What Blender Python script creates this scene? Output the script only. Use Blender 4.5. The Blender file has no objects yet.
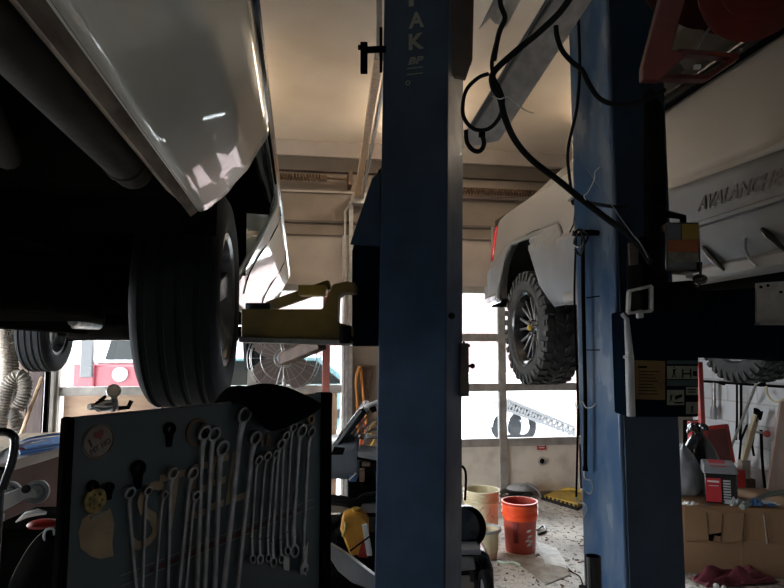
import bpy, bmesh, math, random
from mathutils import Vector, Matrix
random.seed(7)
V = Vector
SC = bpy.context.scene
COL = SC.collection

# ------------------------------------------------------------------ camera
f = 604.0
PS, PT = math.radians(8.7), math.radians(5.3)
CAM = V((0, 0, 1.5))
F0 = V((math.sin(PS), math.cos(PS), 0)); R = V((math.cos(PS), -math.sin(PS), 0)); ZZ = V((0, 0, 1))
F = F0*math.cos(PT) + ZZ*math.sin(PT); U = ZZ*math.cos(PT) - F0*math.sin(PT)
cd = bpy.data.cameras.new('camera'); cam = bpy.data.objects.new('camera', cd); COL.objects.link(cam)
cd.sensor_width = 36; cd.lens = 36*f/784; cd.clip_start = 0.02; cd.clip_end = 200
M = Matrix((R, U, -F)).transposed().to_4x4(); M.translation = CAM
cam.matrix_world = M
SC.camera = cam

def ray(px, py): return F + R*((px-392)/f) + U*((294-py)/f)
def P(px, py, d): return CAM + ray(px, py)*d                      # point at depth d
def PA(ax, px, py, v):
    r = ray(px, py); return CAM + r*((v-CAM[ax])/r[ax])           # point on the plane axis=v
def PX(px, py, v): return PA(0, px, py, v)
def PY(px, py, v): return PA(1, px, py, v)
def PZ(px, py, v): return PA(2, px, py, v)

# ------------------------------------------------------------------ materials
def newmat(name):
    m = bpy.data.materials.new(name); m.use_nodes = True
    nt = m.node_tree; b = nt.nodes['Principled BSDF']
    return m, nt, b
def mat(name, c, rough=.5, metal=0., c2=None, scale=6., bump=0., bscale=40., detail=4., lo=.35, hi=.65,
        rvar=0., coat=0., stretch=None, trans=0., alpha=1., spec=.5, emit=None, es=0., subs=0.):
    m, nt, b = newmat(name)
    N, L = nt.nodes.new, nt.links.new
    b.inputs['Base Color'].default_value = (*c, 1); b.inputs['Roughness'].default_value = rough
    b.inputs['Metallic'].default_value = metal; b.inputs['Coat Weight'].default_value = coat
    b.inputs['Transmission Weight'].default_value = trans; b.inputs['Alpha'].default_value = alpha
    b.inputs['Specular IOR Level'].default_value = spec
    if subs:
        b.inputs['Subsurface Weight'].default_value = subs; b.inputs['Subsurface Radius'].default_value = (.05, .02, .01)
    if emit:
        b.inputs['Emission Color'].default_value = (*emit, 1); b.inputs['Emission Strength'].default_value = es
    tc = N('ShaderNodeTexCoord'); src = tc.outputs['Object']
    if stretch:
        mp = N('ShaderNodeMapping'); mp.inputs['Scale'].default_value = stretch; L(src, mp.inputs[0]); src = mp.outputs[0]
    nz = N('ShaderNodeTexNoise'); nz.inputs['Scale'].default_value = scale; nz.inputs['Detail'].default_value = detail
    L(src, nz.inputs['Vector'])
    if c2:
        r = N('ShaderNodeValToRGB'); r.color_ramp.elements[0].position = lo; r.color_ramp.elements[1].position = hi
        r.color_ramp.elements[0].color = (*c, 1); r.color_ramp.elements[1].color = (*c2, 1)
        L(nz.outputs['Fac'], r.inputs[0]); L(r.outputs[0], b.inputs['Base Color'])
    if rvar:
        mr = N('ShaderNodeMapRange'); mr.inputs['From Min'].default_value = .3; mr.inputs['From Max'].default_value = .7
        mr.inputs['To Min'].default_value = max(.02, rough-rvar); mr.inputs['To Max'].default_value = min(1, rough+rvar)
        L(nz.outputs['Fac'], mr.inputs[0]); L(mr.outputs[0], b.inputs['Roughness'])
    if bump:
        n2 = N('ShaderNodeTexNoise'); n2.inputs['Scale'].default_value = bscale; n2.inputs['Detail'].default_value = 4
        L(src, n2.inputs['Vector'])
        bp = N('ShaderNodeBump'); bp.inputs['Strength'].default_value = bump; bp.inputs['Distance'].default_value = .01
        L(n2.outputs['Fac'], bp.inputs['Height']); L(bp.outputs[0], b.inputs['Normal'])
    return m

def glassmat():
    m = bpy.data.materials.new('window_glass'); m.use_nodes = True; nt = m.node_tree; nt.nodes.clear()
    N, L = nt.nodes.new, nt.links.new
    o = N('ShaderNodeOutputMaterial'); mx = N('ShaderNodeMixShader'); t = N('ShaderNodeBsdfTransparent'); g = N('ShaderNodeBsdfGlossy')
    g.inputs['Roughness'].default_value = .05; t.inputs['Color'].default_value = (.96, .98, .98, 1)
    fr = N('ShaderNodeFresnel'); fr.inputs['IOR'].default_value = 1.45
    L(fr.outputs[0], mx.inputs[0]); L(t.outputs[0], mx.inputs[1]); L(g.outputs[0], mx.inputs[2]); L(mx.outputs[0], o.inputs[0])
    return m
GLASS = glassmat()

def blockwall(name, c, cm, bw=.4, bh=.2, mortar=.008, rough=.8):
    m, nt, b = newmat(name); N, L = nt.nodes.new, nt.links.new
    tc = N('ShaderNodeTexCoord'); sp = N('ShaderNodeSeparateXYZ'); cb = N('ShaderNodeCombineXYZ'); ad = N('ShaderNodeMath'); ad.operation = 'ADD'
    L(tc.outputs['Object'], sp.inputs[0]); L(sp.outputs[0], ad.inputs[0]); L(sp.outputs[1], ad.inputs[1])
    L(ad.outputs[0], cb.inputs[0]); L(sp.outputs[2], cb.inputs[1])
    br = N('ShaderNodeTexBrick'); br.inputs['Scale'].default_value = 1; br.inputs['Brick Width'].default_value = bw
    br.inputs['Row Height'].default_value = bh; br.inputs['Mortar Size'].default_value = mortar
    br.inputs['Color1'].default_value = (*c, 1); br.inputs['Color2'].default_value = (*[x*.93 for x in c], 1); br.inputs['Mortar'].default_value = (*cm, 1)
    L(cb.outputs[0], br.inputs['Vector'])
    nz = N('ShaderNodeTexNoise'); nz.inputs['Scale'].default_value = 2.5; nz.inputs['Detail'].default_value = 6; L(tc.outputs['Object'], nz.inputs[0])
    mx = N('ShaderNodeMix'); mx.data_type = 'RGBA'; mx.blend_type = 'MULTIPLY'; mx.inputs[0].default_value = .5
    L(br.outputs[0], mx.inputs[6]); L(nz.outputs['Color'], mx.inputs[7])
    mx2 = N('ShaderNodeMix'); mx2.data_type = 'RGBA'; mx2.inputs[0].default_value = .25; L(br.outputs[0], mx2.inputs[6])
    rr = N('ShaderNodeValToRGB'); rr.color_ramp.elements[0].color = (*[x*.5 for x in c], 1); rr.color_ramp.elements[1].color = (*c, 1)
    rr.color_ramp.elements[0].position = .35; rr.color_ramp.elements[1].position = .6
    L(nz.outputs['Fac'], rr.inputs[0]); L(rr.outputs[0], mx2.inputs[7]); L(mx2.outputs[2], b.inputs['Base Color'])
    b.inputs['Roughness'].default_value = rough
    bp = N('ShaderNodeBump'); bp.inputs['Strength'].default_value = .4; bp.inputs['Distance'].default_value = .01; bp.invert = True
    L(br.outputs['Fac'], bp.inputs['Height']); L(bp.outputs[0], b.inputs['Normal'])
    return m

def floormat():
    m, nt, b = newmat('dirty_concrete'); N, L = nt.nodes.new, nt.links.new
    tc = N('ShaderNodeTexCoord')
    def noise(s, d, a, c0, c1, p0, p1):
        n = N('ShaderNodeTexNoise'); n.inputs['Scale'].default_value = s; n.inputs['Detail'].default_value = d; L(tc.outputs['Object'], n.inputs[0])
        r = N('ShaderNodeValToRGB'); r.color_ramp.elements[0].color = (*c0, 1); r.color_ramp.elements[1].color = (*c1, 1)
        r.color_ramp.elements[0].position = p0; r.color_ramp.elements[1].position = p1; L(n.outputs['Fac'], r.inputs[0]); return n, r
    n1, r1 = noise(1.6, 8, 0, (.22, .20, .18), (.75, .72, .68), .34, .56)
    n2, r2 = noise(22, 8, 0, (.10, .08, .07), (1, 1, 1), .36, .47)
    n3, r3 = noise(90, 3, 0, (.5, .45, .4), (1, 1, 1), .4, .55)
    a = N('ShaderNodeMix'); a.data_type = 'RGBA'; a.blend_type = 'MULTIPLY'; a.inputs[0].default_value = .55
    L(r1.outputs[0], a.inputs[6]); L(r2.outputs[0], a.inputs[7])
    c = N('ShaderNodeMix'); c.data_type = 'RGBA'; c.blend_type = 'MULTIPLY'; c.inputs[0].default_value = .6
    L(a.outputs[2], c.inputs[6]); L(r3.outputs[0], c.inputs[7]); L(c.outputs[2], b.inputs['Base Color'])
    b.inputs['Roughness'].default_value = .75
    bp = N('ShaderNodeBump'); bp.inputs['Strength'].default_value = .5; bp.inputs['Distance'].default_value = .01
    L(n2.outputs['Fac'], bp.inputs['Height']); L(bp.outputs[0], b.inputs['Normal'])
    return m

m_floor = floormat()
m_ceil = mat('ceiling_paint', (.78, .68, .56), .7, c2=(.66, .55, .43), scale=1.2, bump=.05, bscale=8)
m_tan = mat('tan_wall_paint', (.24, .20, .165), .6, c2=(.19, .155, .125), scale=2.5, bump=.1, bscale=25)
m_tanl = mat('light_tan_panel', (.42, .37, .33), .55, c2=(.36, .31, .27), scale=3)
m_tan_dark = mat('dull_brown_paint', (.12, .10, .085), .7, c2=(.08, .065, .055), scale=3)
m_door = mat('door_panel_cream', (.72, .67, .58), .55, c2=(.5, .45, .38), scale=5, lo=.45, hi=.75, bump=.05)
m_rail = mat('door_rail_grey', (.33, .31, .28), .5, c2=(.22, .20, .18), scale=9)
m_rail2 = mat('white_jamb_paint', (.75, .74, .72), .5, c2=(.55, .53, .5), scale=9)
m_ply = mat('brown_plywood', (.42, .29, .19), .65, c2=(.28, .17, .11), scale=3, stretch=(1, 1, 4))
m_block = blockwall('white_painted_block', (.84, .87, .90), (.60, .61, .6))
m_brickout = blockwall('pale_brick', (.13, .085, .08), (.16, .14, .135), bw=.5, bh=.18, mortar=.02)
m_wooddark = mat('dark_wood_plank', (.10, .07, .05), .7, c2=(.18, .13, .10), scale=4, stretch=(8, 8, .6))
m_wooddark2 = mat('purplish_brown_plank', (.045, .030, .027), .7, c2=(.08, .055, .05), scale=4, stretch=(8, 8, .6))
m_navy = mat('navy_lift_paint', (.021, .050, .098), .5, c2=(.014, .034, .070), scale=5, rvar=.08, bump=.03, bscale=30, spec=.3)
m_navy_b = mat('lit_blue_lift_paint', (.085, .16, .29), .22, c2=(.32, .38, .45), scale=7, lo=.45, hi=.8, rvar=.12, stretch=(1, 1, .35), bump=.04, coat=.3)  # lit side of the right post: daylight and sheen put into the colour
m_navy_d = mat('black_navy_paint', (.004, .009, .016), .6, c2=(.003, .005, .009), scale=6, rvar=.1, spec=0)
m_black = mat('matte_black', (.005, .005, .005), .8, c2=(.009, .009, .008), scale=12, bump=.1, spec=0)
m_gblack = mat('glossy_black_plastic', (.012, .012, .014), .22, coat=.3)
m_under = mat('undercoat_black', (.003, .003, .003), .9, c2=(.007, .006, .005), scale=7, bump=.4, bscale=18, spec=0)
m_pipe = mat('dirty_brown_pipe', (.014, .012, .010), .65, c2=(.028, .022, .018), scale=9, bump=.15, spec=.1)
m_rubber = mat('black_rubber', (.010, .012, .014), .8, c2=(.016, .017, .018), scale=10, bump=.1, bscale=60, spec=.15)
m_rubber_d = mat('dusty_rubber', (.04, .042, .043), .85, c2=(.07, .07, .068), scale=9, bump=.25, bscale=60, spec=.25)
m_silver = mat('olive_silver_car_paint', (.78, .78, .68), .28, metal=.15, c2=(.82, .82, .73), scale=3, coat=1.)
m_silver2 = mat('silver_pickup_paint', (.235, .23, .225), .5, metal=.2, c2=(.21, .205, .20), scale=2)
m_clad = mat('grey_pickup_cladding', (.17, .18, .195), .6, c2=(.145, .155, .165), scale=5, bump=.05, bscale=120)
m_lip = mat('rusty_lip', (.09, .060, .038), .7, c2=(.24, .19, .14), scale=30, stretch=(1, .3, 1), bump=.2)
m_chrome = mat('chrome', (.75, .75, .75), .12, metal=1.)
m_alloy = mat('brushed_alloy', (.6, .6, .6), .3, metal=1.)
m_steel = mat('worn_steel', (.42, .42, .41), .38, metal=.9, c2=(.28, .28, .27), scale=20, rvar=.1)
m_galv = mat('galvanized_steel', (.36, .35, .34), .5, metal=.3, c2=(.50, .49, .47), scale=25, rvar=.12)
m_yel = mat('grimy_yellow_paint', (.17, .11, .012), .6, c2=(.07, .045, .008), scale=7, lo=.4, hi=.7, bump=.1)
m_yelb = mat('bright_yellow', (.55, .36, .04), .5, c2=(.40, .27, .06), scale=12)
m_red = mat('red_paint', (.42, .02, .015), .4, c2=(.28, .015, .012), scale=9)
m_dred = mat('dark_oxide_red', (.13, .018, .012), .38, c2=(.07, .012, .01), scale=8, rvar=.1)
m_wood = mat('pale_wood', (.55, .38, .24), .6, c2=(.42, .28, .17), scale=5, stretch=(8, 8, .7))
m_glassdark = mat('tinted_glass', (.004, .005, .005), .12, spec=.15)
m_galvl = mat('bright_galvanized', (.72, .69, .66), .6, c2=(.52, .50, .48), scale=22)
m_tail = mat('red_tail_lamp', (.55, .01, .02), .2, coat=.6)
m_white = mat('white_enamel', (.8, .8, .78), .4)
m_cream = mat('cream_plastic', (.72, .66, .46), .5, c2=(.62, .54, .34), scale=6)
m_grime = mat('pink_grime', (.50, .20, .14), .7, c2=(.6, .4, .3), scale=12)
m_bucket = mat('red_bucket_plastic', (.50, .075, .05), .4, c2=(.42, .06, .04), scale=9)
m_bucket2 = mat('orange_band', (.92, .10, .02), .35, subs=.2)
m_card = mat('cardboard', (.36, .20, .105), .8, c2=(.30, .18, .10), scale=3, bump=.06, bscale=60)
m_paper = mat('dirty_paper', (.62, .58, .52), .8, c2=(.42, .37, .31), scale=7)
m_bag = mat('black_bin_bag', (.015, .015, .017), .25, bump=.8, bscale=14, coat=.3)
m_bagc = mat('clear_smoky_bag', (.17, .18, .20), .25, c2=(.38, .40, .43), scale=9, bump=.8, bscale=14, stretch=(1, 1, .5))
m_greyp = mat('grey_plastic', (.22, .23, .24), .4, c2=(.28, .29, .30), scale=9)
m_lgrey = mat('light_grey_plastic', (.42, .44, .45), .4, c2=(.34, .35, .36), scale=9)
m_bluep = mat('blue_plastic', (.05, .16, .42), .35, c2=(.08, .22, .5), scale=8)
m_hose = mat('grey_beige_hose', (.17, .15, .125), .6, c2=(.11, .095, .08), scale=8)
m_orange = mat('orange_strap', (.60, .25, .06), .6)
m_rust = mat('rusty_chain', (.07, .045, .03), .6, metal=.3, c2=(.13, .075, .045), scale=20)
m_dust = mat('sawdust', (.55, .45, .33), .9, c2=(.38, .30, .22), scale=25, bump=.6, bscale=80)
m_redbrown = mat('red_brown_panel', (.08, .035, .024), .6, c2=(.05, .02, .015), scale=4, lo=.4, hi=.7)
m_boardp = mat('black_toolbox_paint', (.045, .068, .080), .45, c2=(.060, .084, .096), scale=4, rvar=.1, lo=.5, hi=.8)
m_tanletter = mat('faded_tan_lettering', (.34, .26, .17), .7, c2=(.22, .165, .105), scale=20)
m_faded_red = mat('faded_red_stripe', (.09, .015, .018), .6)
m_label = mat('faded_grey_letter', (.20, .20, .18), .6)
m_fill = mat('fill_lamp_glow', (1, 1, 1), .5, emit=(1, .82, .62), es=24)
m_snow = mat('snowy_pavement', (.80, .80, .82), .8, c2=(.70, .70, .71), scale=1.5)
m_cloth = mat('black_cloth', (.006, .006, .007), .95, bump=.5, bscale=40, spec=0)
m_maroon = mat('maroon_rag', (.12, .02, .035), .85, c2=(.2, .04, .06), scale=14, bump=.4)
m_fanb = mat('grey_brown_fan_blade', (.16, .125, .11), .45)
m_teal = mat('teal_car_paint', (.045, .10, .11), .25, coat=.6)

# ------------------------------------------------------------------ mesh builder
def basis(a):
    a = V(a).normalized(); t = V((0, 0, 1)) if abs(a.z) < .9 else V((1, 0, 0))
    x = t.cross(a).normalized(); return a, x, a.cross(x)
def spline(pts, n=6, closed=False):
    pts = [V(p) for p in pts]; out = []; m = len(pts)
    for i in range(m if closed else m-1):
        g = lambda k: pts[k % m] if closed else pts[max(0, min(m-1, k))]
        p0, p1, p2, p3 = g(i-1), g(i), g(i+1), g(i+2)
        for j in range(n):
            t = j/n
            out.append(.5*((2*p1)+(p2-p0)*t+(2*p0-5*p1+4*p2-p3)*t*t+(3*p1-p0-3*p2+p3)*t**3))
    if not closed: out.append(pts[-1])
    return out
class MB:
    def __init__(s): s.v = []; s.f = []
    def add(s, vs, fs):
        o = len(s.v); s.v += [V(v) for v in vs]; s.f += [tuple(i+o for i in q) for q in fs]; return s
    def hexa(s, a, b):          # two quads a (4) and b (4)
        return s.add(list(a)+list(b), [(0, 1, 2, 3), (4, 5, 6, 7), (0, 1, 5, 4), (1, 2, 6, 5), (2, 3, 7, 6), (3, 0, 4, 7)])
    def box(s, lo, hi):
        x0, y0, z0 = lo; x1, y1, z1 = hi
        return s.hexa([(x0, y0, z0), (x1, y0, z0), (x1, y1, z0), (x0, y1, z0)], [(x0, y0, z1), (x1, y0, z1), (x1, y1, z1), (x0, y1, z1)])
    def obox(s, c, ex, ey, ez):  # centre and three half-extent vectors
        c, ex, ey, ez = V(c), V(ex), V(ey), V(ez)
        q = lambda k: [c-ex-ey+k*ez, c+ex-ey+k*ez, c+ex+ey+k*ez, c-ex+ey+k*ez]
        return s.hexa(q(-1), q(1))
    def beam(s, p0, p1, w, h, up=(0, 0, 1)):
        p0, p1 = V(p0), V(p1); a = (p1-p0); L = a.length/2; a.normalize()
        x = a.cross(V(up)); x = x.normalized() if x.length > 1e-4 else V((1, 0, 0)); y = x.cross(a)
        return s.obox((p0+p1)/2, x*w/2, y*h/2, a*L)
    def tube(s, pts, r, n=10, closed=False, cap=True):
        pts = [V(p) for p in pts]; m = len(pts); rs = r if isinstance(r, (list, tuple)) else [r]*m
        o = len(s.v); prev = None
        for i, p in enumerate(pts):
            a = (pts[(i+1) % m]-pts[i-1]) if closed else (pts[min(m-1, i+1)]-pts[max(0, i-1)])
            if a.length < 1e-9: a = V((0, 0, 1))
            a.normalize()
            if prev is None: _, x, _ = basis(a)
            else:
                x = prev-a*prev.dot(a); x = x.normalized() if x.length > 1e-6 else basis(a)[1]
            prev = x; y = a.cross(x)
            for k in range(n):
                t = 2*math.pi*k/n; s.v.append(p+(x*math.cos(t)+y*math.sin(t))*rs[i])
        for i in range(m if closed else m-1):
            for k in range(n):
                j = (i+1) % m
                s.f.append((o+i*n+k, o+i*n+(k+1) % n, o+j*n+(k+1) % n, o+j*n+k))
        if cap and not closed:
            s.f.append(tuple(o+k for k in range(n))); s.f.append(tuple(o+(m-1)*n+k for k in range(n)))
        return s
    def cyl(s, p0, p1, r0, r1=None, n=20):
        return s.tube([p0, p1], [r0, r0 if r1 is None else r1], n)
    def lathe(s, prof, o, axis=(0, 0, 1), n=32, closed=False, rf=None):
        a, x, y = basis(axis); o = V(o); b = len(s.v); m = len(prof)
        for k in range(n):
            t = 2*math.pi*k/n
            for i, (r, h) in enumerate(prof):
                rr = r*(rf(t, i) if rf else 1)
                s.v.append(o+a*h+(x*math.cos(t)+y*math.sin(t))*rr)
        for k in range(n):
            k2 = (k+1) % n
            for i in range(m if closed else m-1):
                j = (i+1) % m
                s.f.append((b+k*m+i, b+k2*m+i, b+k2*m+j, b+k*m+j))
        if not closed:
            for i in (0, m-1):
                if prof[i][0] > 1e-6: s.f.append(tuple(b+k*m+i for k in range(n)))
        return s
    def prism(s, pts, vec):
        pts = [V(p) for p in pts]; n = len(pts); vec = V(vec)
        return s.add(pts+[p+vec for p in pts], [tuple(range(n)), tuple(range(2*n-1, n-1, -1))]+[(i, (i+1) % n, n+(i+1) % n, n+i) for i in range(n)])
    def loft(s, rings, cap=True, closed=True):
        n = len(rings[0]); o = len(s.v)
        for r in rings: s.v += [V(p) for p in r]
        for i in range(len(rings)-1):
            for k in range(n if closed else n-1):
                s.f.append((o+i*n+k, o+i*n+(k+1) % n, o+(i+1)*n+(k+1) % n, o+(i+1)*n+k))
        if cap and closed:
            s.f.append(tuple(o+k for k in range(n))); s.f.append(tuple(o+(len(rings)-1)*n+k for k in range(n)))
        return s
    def grid(s, rows): return s.loft(rows, cap=False, closed=False)
    def ball(s, c, r, n=12, sc=(1, 1, 1)):
        c = V(c); pr = [(max(1e-5, math.sin(math.pi*i/8)), -math.cos(math.pi*i/8)) for i in range(9)]
        b = len(s.v); s.lathe(pr, (0, 0, 0), (0, 0, 1), n)
        for i in range(b, len(s.v)): q = s.v[i]; s.v[i] = c+V((q.x*r*sc[0], q.y*r*sc[1], q.z*r*sc[2]))
        return s
    def text(s, body, o, xd, yd, h, w=None, ext=.001, shear=0., spacing=1., bold=0.):
        cu = bpy.data.curves.new('lettering', 'FONT'); cu.body = body; cu.extrude = .02; cu.size = 1; cu.shear = shear; cu.space_character = spacing
        cu.resolution_u = 3; cu.offset = bold
        ob = bpy.data.objects.new('lettering', cu); COL.objects.link(ob)
        dg = bpy.context.evaluated_depsgraph_get(); me = bpy.data.meshes.new_from_object(ob.evaluated_get(dg))
        bpy.data.objects.remove(ob)
        xs = [q.co.x for q in me.vertices]; ys = [q.co.y for q in me.vertices]
        x0, x1, y0, y1 = min(xs), max(xs), min(ys), max(ys)
        sy = h/(y1-y0); sx = w/(x1-x0) if w else sy
        o, xd, yd = V(o), V(xd).normalized(), V(yd).normalized(); nd = xd.cross(yd)
        s.add([o+xd*((q.co.x-(x0+x1)/2)*sx)+yd*((q.co.y-(y0+y1)/2)*sy)+nd*(q.co.z/.02*ext) for q in me.vertices], [tuple(p.vertices) for p in me.polygons])
        bpy.data.meshes.remove(me); return s
    def build(s, name, m, parent=None, bevel=0, solid=0, sub=0, ang=35, seg=2):
        me = bpy.data.meshes.new(name)
        org = V(parent['_o']) if parent else None
        if org is None:
            xs = [v.x for v in s.v]; ys = [v.y for v in s.v]; zs = [v.z for v in s.v]
            org = V(((min(xs)+max(xs))/2, (min(ys)+max(ys))/2, min(zs)))
        me.from_pydata([v-org for v in s.v], [], s.f)
        bm = bmesh.new(); bm.from_mesh(me)
        bmesh.ops.recalc_face_normals(bm, faces=bm.faces); bm.to_mesh(me); bm.free()
        me.polygons.foreach_set('use_smooth', [True]*len(me.polygons)); me.set_sharp_from_angle(angle=math.radians(ang))
        me.materials.append(m)
        o = bpy.data.objects.new(name, me); COL.objects.link(o)
        if parent: o.parent = parent
        else: o.location = org
        o['_o'] = tuple(org)
        if solid: k = o.modifiers.new('s', 'SOLIDIFY'); k.thickness = solid; k.offset = 0
        if sub: k = o.modifiers.new('u', 'SUBSURF'); k.levels = k.render_levels = sub
        if bevel: k = o.modifiers.new('b', 'BEVEL'); k.width = bevel; k.segments = seg; k.limit_method = 'ANGLE'; k.angle_limit = math.radians(40)
        return o
def thing(name, label, cat, loc, group=None):
    o = bpy.data.objects.new(name, None); COL.objects.link(o); o.location = V(loc); o['_o'] = tuple(V(loc)); o.empty_display_size = .1
    return tag(o, label, cat, group)
def tag(o, label, cat, group=None, kind=None):
    o['label'] = label; o['category'] = cat
    if group: o['group'] = group
    if kind: o['kind'] = kind
    return o
def struct(o): o['kind'] = 'structure'; return o
def lab(o, l): o['label'] = l; return o

# ------------------------------------------------------------------ the room
WY, WX, LX, BY, CZ = 6.06, 4.22, -3.8, -4.2, 3.60
struct(MB().box((LX, BY, -.1), (WX, WY+.2, 0)).build('floor', m_floor))
struct(MB().box((LX-.2, BY-.2, CZ), (WX+.2, WY+.3, CZ+.1)).build('ceiling', m_ceil))
struct(MB().box((WX, BY, 0), (WX+.15, WY+.2, CZ)).build('wall_right', m_block))
w = MB()
for y0, y1, z0, z1 in ((BY, 2.3, 0, CZ), (5.2, WY+.2, 0, CZ), (2.3, 5.2, 2.5, CZ)): w.box((LX-.15, y0, z0), (LX, y1, z1))
struct(w.build('wall_left', m_block))     # unseen open doorway, added to let daylight in from the side
D1, D2, DH = (-2.2, .42), (1.22, 2.96), 2.66
w = MB()
for x0, x1, z0, z1 in ((LX, D1[0], 0, CZ), (D1[1], D2[0], 0, CZ), (D2[1], WX, 0, CZ), (D1[0], D1[1], DH, CZ), (D2[0], D2[1], DH, CZ)):
    w.box((x0, WY, z0), (x1, WY+.2, z1))
struct(w.build('wall_front', m_tan))
struct(MB().box((LX, BY-.15, 0), (WX, BY, CZ)).build('wall_rear', m_block))
# mouldings over the doors
struct(MB().box((LX, WY-.10, 3.44), (WX, WY, CZ-.001)).build('trim_1', m_tanl, bevel=.004))
struct(MB().box((LX, WY-.06, 3.30), (WX, WY, 3.44)).build('trim_2', m_tan_dark))  # shadowed recess below the cornice, put in as a darker band
struct(MB().box((LX, WY-.035, 3.085), (WX, WY, 3.105)).build('trim_3', m_tanl))
struct(MB().box((LX, WY-.03, 2.775), (WX, WY, 2.80)).build('trim_4', m_tan_dark))

def garage_door(idx, x0, x1, npan, covered, solid_top):
    d = thing('door_%d' % idx, 'overhead door', 'door', ((x0+x1)/2, WY, 0)); del d['category']; del d['label']
    d['kind'] = 'structure'
    y0, y1 = WY+.02, WY+.07
    pw = (x1-x0)/npan; zs = [0, .56, 1.12, 1.635, 2.11]
    fr = MB()
    for k in range(1, npan):
        fr.box((x0+k*pw-.04, y0-.01, 0), (x0+k*pw+.04, y1, DH))
    fr.build('door_stile', m_rail, d, bevel=.003)
    fr = MB()
    for z in zs[1:]:
        if z == zs[-1]: fr.box((x0, y0-.004, z-.02), (x1, y1, z+.05))
        else: fr.box((x0, y0-.004, z-.045), (x1, y1, z+.035))
    fr.box((x0, y0-.004, 0), (x1, y1, .05))
    fr.build('door_rail', m_rail, d, bevel=.003)
    MB().box((x0, y0+.012, 2.15), (x1, y1-.012, DH)).build('top_panel', m_tanl, d)
    for k in range(npan):
        a, b = x0+k*pw+.04, x0+(k+1)*pw-.04
        for r in range(len(zs)-1):
            z0, z1 = zs[r]+(.035 if r else .05), zs[r+1]-(.045 if r < 3 else .02)
            if r == 0 and not covered: MB().box((a, y0+.012, z0), (b, y1-.012, z1)).build('lower_panel', m_door, d)
            elif r <= covered-1: MB().box((a, y0+.012, z0), (b, y1-.012, z1)).build('plywood_panel', m_ply, d)
            else: MB().box((a, y0+.025, z0), (b, y0+.031, z1)).build('window_pane', GLASS, d)
    # jambs
    j = MB()
    for x, sg in ((x0, -1), (x1, 1)): j.box((min(x, x+sg*.06), WY-.015, 0), (max(x, x+sg*.06), WY+.12, DH))
    j.build('door_jamb', m_rail2, d, bevel=.003)
    # vertical tracks
    j = MB()
    for x in (x0-.10, x1+.06): j.box((x, WY-.07, 0), (x+.04, WY-.045, 3.0))
    j.build('door_track', m_galv, d)
    return d
d1 = garage_door(1, *D1, 3, 2, True)
d2 = garage_door(2, *D2, 2, 0, True)
# round vent and red sticker on the lower panel of door 2
c = PY(542, 461, WY+.03)
MB().lathe([(.046, 0), (.046, -.012), (.030, -.014), (.028, .0)], c, (0, 1, 0), 24).build('round_vent', m_galv, d2)
MB().cyl(c+V((0, -.002, 0)), c+V((0, -.006, 0)), .027, n=20).build('vent_hole', m_black, d2)
c = PY(541.5, 446.5, WY+.03)
st = MB().box((c.x-.048, c.y-.004, c.z-.034), (c.x+.048, c.y, c.z+.034)).build('warning_sticker', m_red, d2)
MB().box((c.x-.035, c.y-.006, c.z+.008), (c.x+.035, c.y-.003, c.z+.018)).box((c.x-.03, c.y-.006, c.z-.016), (c.x+.03, c.y-.003, c.z-.006)).build('sticker_print', m_white, st)

def spring(name, x0, x1, s0, s1, z, label):
    t = thing(name, label, 'spring', ((x0+x1)/2, WY-.16, z))
    MB().cyl((x0, WY-.16, z), (x1, WY-.16, z), .014, n=12).build('shaft', m_rust, t)
    pts = []; n = int((s1-s0)/.030)
    for i in range(n*10+1):
        a = i/10*2*math.pi; pts.append(V((s0+(s1-s0)*i/(n*10), WY-.16+.028*math.cos(a), z+.028*math.sin(a))))
    MB().tube(pts, .011, 6).build('coil', m_rust, t)
    for k, x in enumerate((s0-.02, s1+.02)): MB().cyl((x-.03, WY-.16, z), (x+.03, WY-.16, z), .034, n=16).build('winding_cone', m_rust, t, bevel=.003)
    for x in (x0+.02, x1-.02):
        MB().box((x-.02, WY-.21, z-.07), (x+.02, WY, z+.07)).build('bearing_bracket', m_rust, t, bevel=.004)
    return t
spring('torsion_spring', -2.3, .50, -1.3, .20, 3.20, 'brown coiled torsion spring on shaft above the left overhead door')
spring('torsion_spring', 1.1, 3.1, 1.35, 2.75, 3.13, 'brown coiled torsion spring on shaft above the right overhead door')
# overhead track running from the door back under the ceiling
a, b = PY(357, 196, 5.95), PY(379, 56, 3.3)
t = thing('overhead_track', 'long beige overhead door track slanting up from the wall beside the left lift post', 'door track', a)
MB().beam(a, b, .05, .05).build('rail', m_wood, t, bevel=.003)
q = V((.055, 0, 0)); MB().beam(a+q, b+q, .018, .07).build('inner_rail', m_galv, t)
MB().box((a.x-.05, a.y-.03, a.z-.08), (a.x+.09, WY, a.z+.02)).build('wall_bracket', m_galv, t, bevel=.003)
MB().tube([a+V((-.03, .04, -.05)), V((D1[1]+.02, WY-.05, 2.9)), V((D1[1]+.02, WY-.05, 1.9)), V((D1[1]+.02, WY-.05, .1))], .012, 8).build('vertical_pipe', m_galv, t)
MB().beam(b+V((0, 0, -.02)), V((b.x, b.y, CZ)), .03, .03, (0, 1, 0)).build('ceiling_hanger', m_galv, t)

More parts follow.
